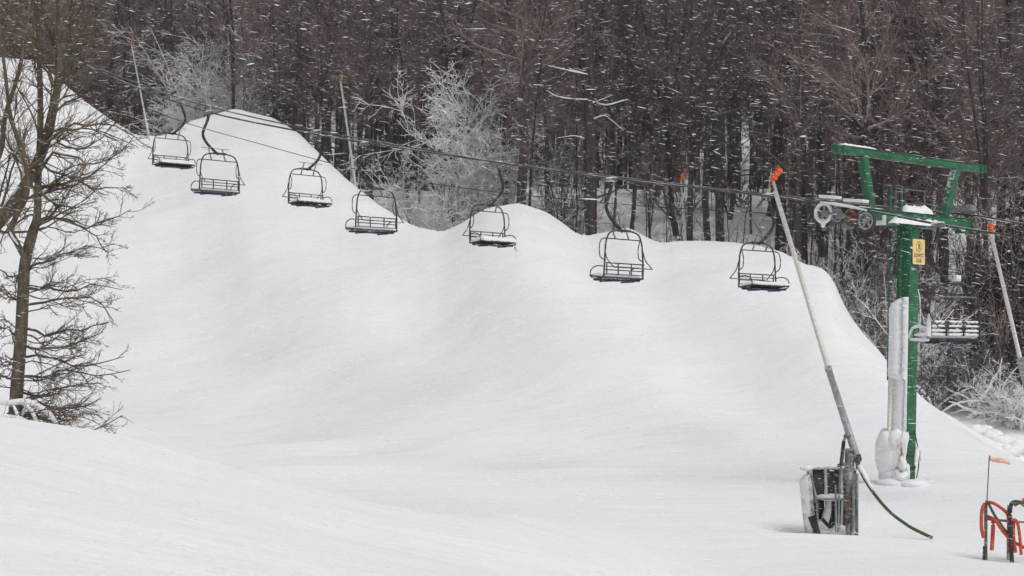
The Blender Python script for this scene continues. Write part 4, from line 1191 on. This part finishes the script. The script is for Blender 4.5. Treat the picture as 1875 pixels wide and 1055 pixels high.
# landmark trees with snow on single limbs
def snag(px, Y, rowtop, r, pts_rows, limbs, label, top_taper=.5, seed=0):
    x = (px - 937.5) / F * Y; z0 = H(x, Y); base = Vector((x, Y, z0))
    t = thing('bare_tree', label, 'tree', base)
    m = MB(); m.tube([Vector((0, 0, -.5))] + [P(a, b_, Y) - base for a, b_ in pts_rows], [r, r * .85, r * top_taper * .8], 10, True, 6)
    m.build('trunk', M['bark'], t, smooth=True)
    m = MB(); sn = MB(); rg = np.random.default_rng(seed)
    for li, (pts, rr) in enumerate(limbs):
        q_ = [P(a, b_, Y - .15 + (.12 * k * (1 if li % 2 else -1))) - base for k, (a, b_) in enumerate(pts)]
        m.tube(q_, [rr, rr * .4], 6, True, 5)
        sn.tube([p_ + Vector((0, -.02, rr * .75)) for p_ in q_], [rr * .55, rr * .62, rr * .25], 7, True, 5)
        pp = np.array([[tuple(p_) for p_ in catmull(q_, 3)]]); 
        a1, b1, c1 = spawn(rg, pp, np.full(pp.shape[:2], rr * .6), 9, .2, 1, .8, .35, 4, .2, .1, .5, .012, np.array([float(np.linalg.norm(pp[0, -1] - pp[0, 0]))])); m.tubes(a1, b1, 3)
    m.build('limbs', M['bark'], t); sn.build('limb_snow', M['snow_lump'], t, smooth=True)
    return t
snag(1082, 92, 60, .28, [(1083, 300), (1080, 180), (1078, 60), (1080, -40)], [
    ([(1076, 138), (1050, 133), (1030, 128), (1003, 122)], .06), ([(1076, 138), (1045, 130), (1028, 140)], .05), ([(1080, 184), (1050, 183), (1020, 178), (1000, 167)], .06),
    ([(1082, 188), (1110, 194), (1135, 188), (1150, 184)], .07), ([(1084, 190), (1100, 184), (1120, 176)], .04), ([(1082, 222), (1105, 213), (1120, 222), (1142, 240)], .05),
    ([(1070, 255), (1050, 250), (1020, 254)], .04)], 'thickest dark trunk near the centre with snow-laden side limbs', .75, 1)
snag(1425, 97, 80, .17, [(1428, 250), (1433, 180), (1444, 120), (1456, 78)], [
    ([(1443, 130), (1470, 122), (1500, 114), (1545, 102)], .07), ([(1436, 155), (1460, 168), (1485, 182), (1504, 200)], .05), ([(1430, 205), (1420, 200), (1412, 202)], .06), ([(1430, 205), (1440, 208), (1452, 212)], .05)],
    'broken leaning snag with a snowy limb pointing right, above the long lance', .9, 2)
snag(1318, 98, 60, .22, [(1317, 250), (1320, 150), (1326, 90), (1336, 62)], [([(1322, 90), (1330, 75), (1338, 62)], .13), ([(1318, 150), (1326, 154), (1332, 156)], .07), ([(1340, 80), (1348, 72)], .06)],
     'broken dark trunk with a snow-capped top left of the leaning snag', .7, 3)
snag(1575, 99, 100, .16, [(1580, 300), (1575, 220), (1572, 120), (1570, 0)], [([(1572, 205), (1577, 220), (1582, 235)], .16), ([(1587, 238), (1595, 250), (1600, 255)], .10), ([(1545, 213), (1560, 222), (1576, 232)], .05), ([(1605, 215), (1620, 232), (1635, 245)], .05)],
     'trunk holding two elongated snow clumps above the left end of the tower top beam', .6, 4)
snag(1838, 90, 100, .14, [(1836, 420), (1838, 330), (1845, 200), (1850, 0)], [([(1830, 362), (1850, 352), (1878, 340)], .06), ([(1875, 392), (1850, 395), (1833, 390), (1826, 375)], .06), ([(1826, 375), (1835, 362), (1840, 355)], .05), ([(1850, 220), (1862, 232), (1878, 235)], .06), ([(1835, 125), (1845, 135), (1862, 140)], .06)],
     'thin trunk with crooked snow-covered limbs at the right edge of the forest', .6, 5)
snag(1702, 93, 100, .15, [(1702, 420), (1698, 330), (1700, 200), (1696, 0)], [([(1685, 310), (1700, 320), (1718, 316)], .06), ([(1668, 312), (1690, 328), (1715, 318)], .04), ([(1690, 355), (1710, 365), (1722, 372)], .05)],
     'trunk with snowy twigs framed between the two struts of the tower', .6, 6)

# ------------------------------------------------------------------ near tree at the left edge
def near_tree():
    Y = 30.0
    base = P(28, 775, Y); base.z = H(base.x, Y)
    t = thing('bare_tree', 'large bare tree at the left edge with fine brown twigs sweeping right', 'tree', base)
    def Q(px, py, dy=0.0): return P(px, py, Y + dy) - base
    tr = MB(); rg = np.random.default_rng(3)
    stems = [
        ([(26, 800, 0), (30, 720, 0), (38, 620, 0), (42, 540, 0), (46, 480, 0), (60, 425, 0), (68, 395, 0), (70, 318, .1), (74, 227, .2), (72, 114, .3), (66, 0, .4), (60, -60, .4)], [.115, .10, .095, .085, .06, .05, .04, .025]),
        ([(-40, 450, .5), (0, 402, .4), (27, 370, .3), (58, 318, .2), (82, 264, .1), (95, 210, 0), (105, 159, 0), (109, 80, 0), (109, 0, 0), (108, -80, 0)], [.12, .11, .09, .08, .06, .05, .04]),
        ([(44, 470, 0), (28, 440, -.2), (19, 423, -.3), (30, 395, -.4), (50, 350, -.4), (42, 280, -.5), (20, 215, -.5), (8, 120, -.5), (-5, 20, -.5)], [.05, .045, .035, .02]),
        ([(-30, 330, -.3), (0, 280, -.3), (10, 210, -.3), (35, 130, -.3), (50, 40, -.3), (60, -60, -.3)], [.05, .04, .03, .02]),
        ([(-60, 770, .4), (-20, 600, .4), (-10, 430, .4), (-25, 250, .4), (-10, 60, .4), (0, -60, .4)], [.07, .05, .03]),
    ]
    SP = []
    for pts, rr in stems:
        q_ = [Q(*p) for p in pts]; tr.tube(q_, rr, 9, True, 5)
        cc = catmull(q_, 5); SP.append((np.array([tuple(c_) for c_ in cc]), np.interp(np.linspace(0, 1, len(cc)), np.linspace(0, 1, len(rr)), rr)))
    tr.build('trunk', M['near_bark'], t, smooth=True)
    # named sweeping limbs traced through the picture
    limbs = [
        [(70, 320, 0), (95, 280, -.2), (130, 285, -.4), (165, 300, -.5), (200, 290, -.6), (245, 255, -.6)],
        [(68, 362, 0), (100, 350, .2), (150, 335, .4), (185, 308, .5), (225, 265, .6)],
        [(66, 405, 0), (95, 398, .2), (130, 402, .3), (170, 430, .4), (200, 468, .4)],
        [(60, 420, 0), (100, 395, -.2), (150, 415, -.3), (190, 405, -.4), (240, 385, -.5)],
        [(46, 500, 0), (70, 480, -.2), (105, 470, -.3), (150, 455, -.4), (210, 450, -.5)],
        [(44, 525, 0), (75, 530, .2), (95, 525, .3), (130, 535, .3), (175, 520, .3), (225, 530, .4)],
        [(42, 560, 0), (85, 555, -.2), (130, 545, -.4), (180, 555, -.5), (210, 590, -.5)],
        [(40, 600, 0), (90, 615, .2), (130, 605, .3), (165, 600, .3), (200, 590, .4)],
        [(38, 630, 0), (80, 640, -.2), (120, 635, -.3), (165, 620, -.4), (195, 600, -.4)],
        [(36, 655, 0), (70, 650, .2), (120, 665, .3), (170, 670, .3), (225, 655, .3)],
        [(34, 690, 0), (80, 690, -.2), (115, 680, -.3), (170, 685, -.3), (235, 680, -.4)],
        [(30, 715, 0), (70, 722, .2), (110, 710, .3), (150, 705, .3), (190, 698, .3)],
        [(30, 745, 0), (75, 745, -.2), (120, 750, -.3), (160, 740, -.4), (185, 730, -.4)],
        [(40, 760, 0), (90, 770, -.4), (140, 785, -.5), (180, 785, -.5), (222, 765, -.5)],
        [(72, 250, 0), (100, 240, .3), (140, 235, .5), (185, 240, .6), (250, 268, .7)],
        [(82, 264, 0), (120, 235, -.3), (170, 225, -.5), (215, 235, -.6), (262, 262, -.6)],
        [(95, 210, 0), (135, 180, .2), (170, 170, .4), (205, 175, .4)],
        [(105, 160, 0), (140, 130, -.2), (175, 105, -.4), (215, 90, -.5)],
        [(108, 120, 0), (130, 80, .2), (160, 45, .3), (190, 20, .4)],
        [(109, 60, 0), (140, 25, -.2), (165, -20, -.3)],
        [(104, 165, 0), (75, 120, -.2), (50, 70, -.3), (30, 20, -.4)],
        [(109, 90, 0), (85, 50, .2), (75, 0, .3)],
        [(70, 318, 0), (30, 290, .3), (0, 260, .4)],
        [(58, 318, 0), (35, 270, -.3), (25, 220, -.4), (40, 150, -.5)],
        [(38, 620, 0), (10, 600, .2), (-20, 590, .3)], [(40, 560, 0), (15, 545, -.2), (-15, 550, -.3)],
        [(36, 655, 0), (10, 660, .2), (-20, 640, .3)], [(34, 700, 0), (5, 690, .2), (-20, 700, .3)], [(42, 500, 0), (20, 505, .2), (-15, 480, .3)],
        [(68, 395, 0), (40, 400, .2), (10, 430, .2), (-15, 470, .2)],
        [(80, 270, 0), (110, 262, .3), (150, 275, .4), (185, 255, .5), (215, 215, .5)],
        [(76, 300, 0), (120, 320, .2), (165, 345, .3), (205, 340, .3), (240, 350, .3)],
        [(72, 350, 0), (100, 372, -.2), (140, 380, -.3), (175, 365, -.3)],
    ]
    cr = MB(); br = MB()
    n6 = 10; PL = []
    for l in limbs:
        q_ = catmull([Q(*p) for p in l], 6); A = np.array([tuple(c_) for c_ in q_]); s_ = np.linspace(0, len(A) - 1, n6)
        B = np.stack([np.interp(s_, np.arange(len(A)), A[:, j]) for j in range(3)], -1)
        B[1:] += rg.normal(0, .02, (n6 - 1, 3)); PL.append(B)
    extra = []
    for B in PL:
        for r_ in range(2 if B[0, 2] < Q(0, 470).z else 1):
            j = B.copy(); f = np.linspace(0, 1, n6)[:, None]
            a0 = rg.uniform(-.25, .25); j = j[0] + (j - j[0]) * rg.uniform(.55, .95) + f * np.array([0, rg.normal(0, .5), a0]) + rg.normal(0, .03, (n6, 3)) * f
            j += np.array([0, 0, rg.uniform(-.18, .18)]); extra.append(j)
    nmain = len(PL); PL += extra
    P1 = np.array(PL); L1 = np.linalg.norm(P1[:, -1] - P1[:, 0], axis=1)
    R1 = ((.018 + .004 * L1) * np.where(np.arange(len(L1)) < nmain, 1, .55))[:, None] * np.linspace(1, .25, n6)[None]
    br.tubes(P1, R1, 5)
    P2, R2, L2 = spawn(rg, P1, R1, 10, .12, 1, .55, .35, 6, .16, .07, .5, .0052, L1); br.tubes(P2, R2, 4)
    br.build('branch', M['near_bark'], t)
    P3, R3, L3 = spawn(rg, P2, R2, 5, .15, 1, .6, .5, 4, .16, .06, .6, .0036, L2); cr.tubes(P3, R3, 3)
    P4, R4, L4 = spawn(rg, P3, R3, 3, .2, 1, .6, .5, 3, .14, .04, .7, .0030, L3); cr.tubes(P4, R4, 3)
    # random branching off the upper stems
    for si, (pp, rr) in enumerate(SP):
        sel = pp[:, 2] > (Q(0, 440).z)
        if sel.sum() < 8: continue
        pq = pp[sel]; rq = rr[sel]
        s_ = np.linspace(0, len(pq) - 1, 12); B = np.stack([np.interp(s_, np.arange(len(pq)), pq[:, j]) for j in range(3)], -1); rB = np.interp(s_, np.arange(len(rq)), rq)
        a1, b1, c1 = spawn(rg, B[None], rB[None], 20, .05, 1, .8, .30, 7, .15, .10, .20, .006, np.array([5.5])); cr.tubes(a1, b1, 4)
        a2, b2, c2 = spawn(rg, a1, b1, 6, .15, 1, .6, .45, 5, .15, .08, .55, .0042, c1); cr.tubes(a2, b2, 3)
        a3, b3, c3 = spawn(rg, a2, b2, 4, .15, 1, .6, .5, 4, .15, .05, .6, .0032, c2); cr.tubes(a3, b3, 3)
    cr.build('crown', M['near_twig'], t)
    # snow-laden low boughs
    sn = MB()
    for l, r_ in (([(-20, 735, -.5), (10, 740, -.6), (40, 738, -.6), (62, 742, -.6), (90, 760, -.7), (105, 780, -.7)], .05), ([(0, 765, -.6), (30, 768, -.7), (55, 778, -.7), (75, 790, -.7)], .045),
                  ([(48, 742, -.6), (60, 758, -.7), (72, 782, -.7)], .03), ([(24, 742, -.6), (32, 760, -.7), (36, 780, -.7)], .025), ([(40, 770, -.7), (44, 755, -.6), (50, 745, -.6)], .022), ([(112, 775, -.6), (122, 782, -.6), (130, 790, -.6)], .03),
                  ([(46, 532, .2), (60, 533, .2), (78, 533, .2), (94, 526, .3)], .014), ([(18, 425, -.3), (24, 437, -.3), (34, 450, -.2)], .02), ([(-5, 398, .4), (20, 366, .3), (34, 345, .2)], .03)):
        sn = MB(); sn.tube([Q(*p) + Vector((0, -.03, .02)) for p in l], [r_ * .6, r_, r_, r_ * .6], 8, True, 5); sn.build('bough_snow', M['snow_lump'], t, smooth=True)
    lb = MB()
    s0 = np.array([tuple(Q(rg.uniform(-10, 120), rg.uniform(745, 785), rg.uniform(-.8, .2))) for _ in range(46)])
    d0 = np.stack([rg.uniform(.3, 1.2, 46), rg.normal(0, .4, 46), rg.normal(.05, .3, 46)], -1)
    p1 = grow(rg, s0, d0, rg.uniform(.3, .9, 46), 6, .18, -.03); r1 = np.full((46, 6), .010) * np.linspace(1, .4, 6)[None]; lb.tubes(p1, r1, 4)
    p2, r2, l2 = spawn(rg, p1, r1, 6, .1, 1, .6, .5, 4, .16, .03, .6, .004, np.full(46, .8)); lb.tubes(p2, r2, 3)
    lb.build('low_twigs', M['near_bark'], t)
near_tree()

# ------------------------------------------------------------------ wind-driven snow in the air
def flakes(n, seed):
    rg = np.random.default_rng(seed)
    Y = 7 + 24 * rg.random(n) ** .75
    u = rg.uniform(-500, 2375, n); row = rg.uniform(-300, 1250, n)
    X = (u - 937.5) / F * Y; Z = CZ + (HZ - row) / F * Y
    keep = Z > base_ground(X, Y) + .05
    X, Y, Z = X[keep], Y[keep], Z[keep]; n = len(X)
    ang = np.where(rg.random(n) < .9, rg.normal(-.15, .12, n), rg.normal(.12, .12, n))
    d = np.stack([np.cos(ang), rg.normal(0, .2, n), np.sin(ang)], -1); d = unit(d)
    w = .00078 * np.exp(rg.normal(0, .5, n)); L = .021 * np.exp(rg.normal(0, .5, n))
    C = np.stack([X, Y, Z], -1)
    k = 4; s = np.linspace(-.5, .5, k)
    Pn = C[:, None, :] + d[:, None, :] * L[:, None, None] * s[None, :, None]
    R = w[:, None] * np.array([.25, 1, 1, .25])[None]
    m = MB(); m.tubes(Pn, R, 4); return m
tag(flakes(70000, 9).build('falling_snow', M['flake']), 'wind-driven snowflakes slanting through the air', 'snowfall', kind='stuff')

# ------------------------------------------------------------------ snowy air
zmin = float(GZ.min())
hz = bpy.data.meshes.new('haze'); mbh = MB(); mbh.box((0, 300, (zmin - 1 + 110) / 2), (900, 800, 110 - (zmin - 1)))
hm = bpy.data.materials.new('snowy air'); hm.use_nodes = True; nt = hm.node_tree; nt.nodes.clear()
out = nt.nodes.new('ShaderNodeOutputMaterial'); pv = nt.nodes.new('ShaderNodeVolumePrincipled')
pv.inputs['Color'].default_value = (0.93, 0.94, 0.96, 1); pv.inputs['Density'].default_value = 0.00045; pv.inputs['Anisotropy'].default_value = 0.0
nt.links.new(pv.outputs[0], out.inputs['Volume'])
tag(mbh.build('haze', hm), 'thin veil of snowy air', 'haze', kind='stuff')
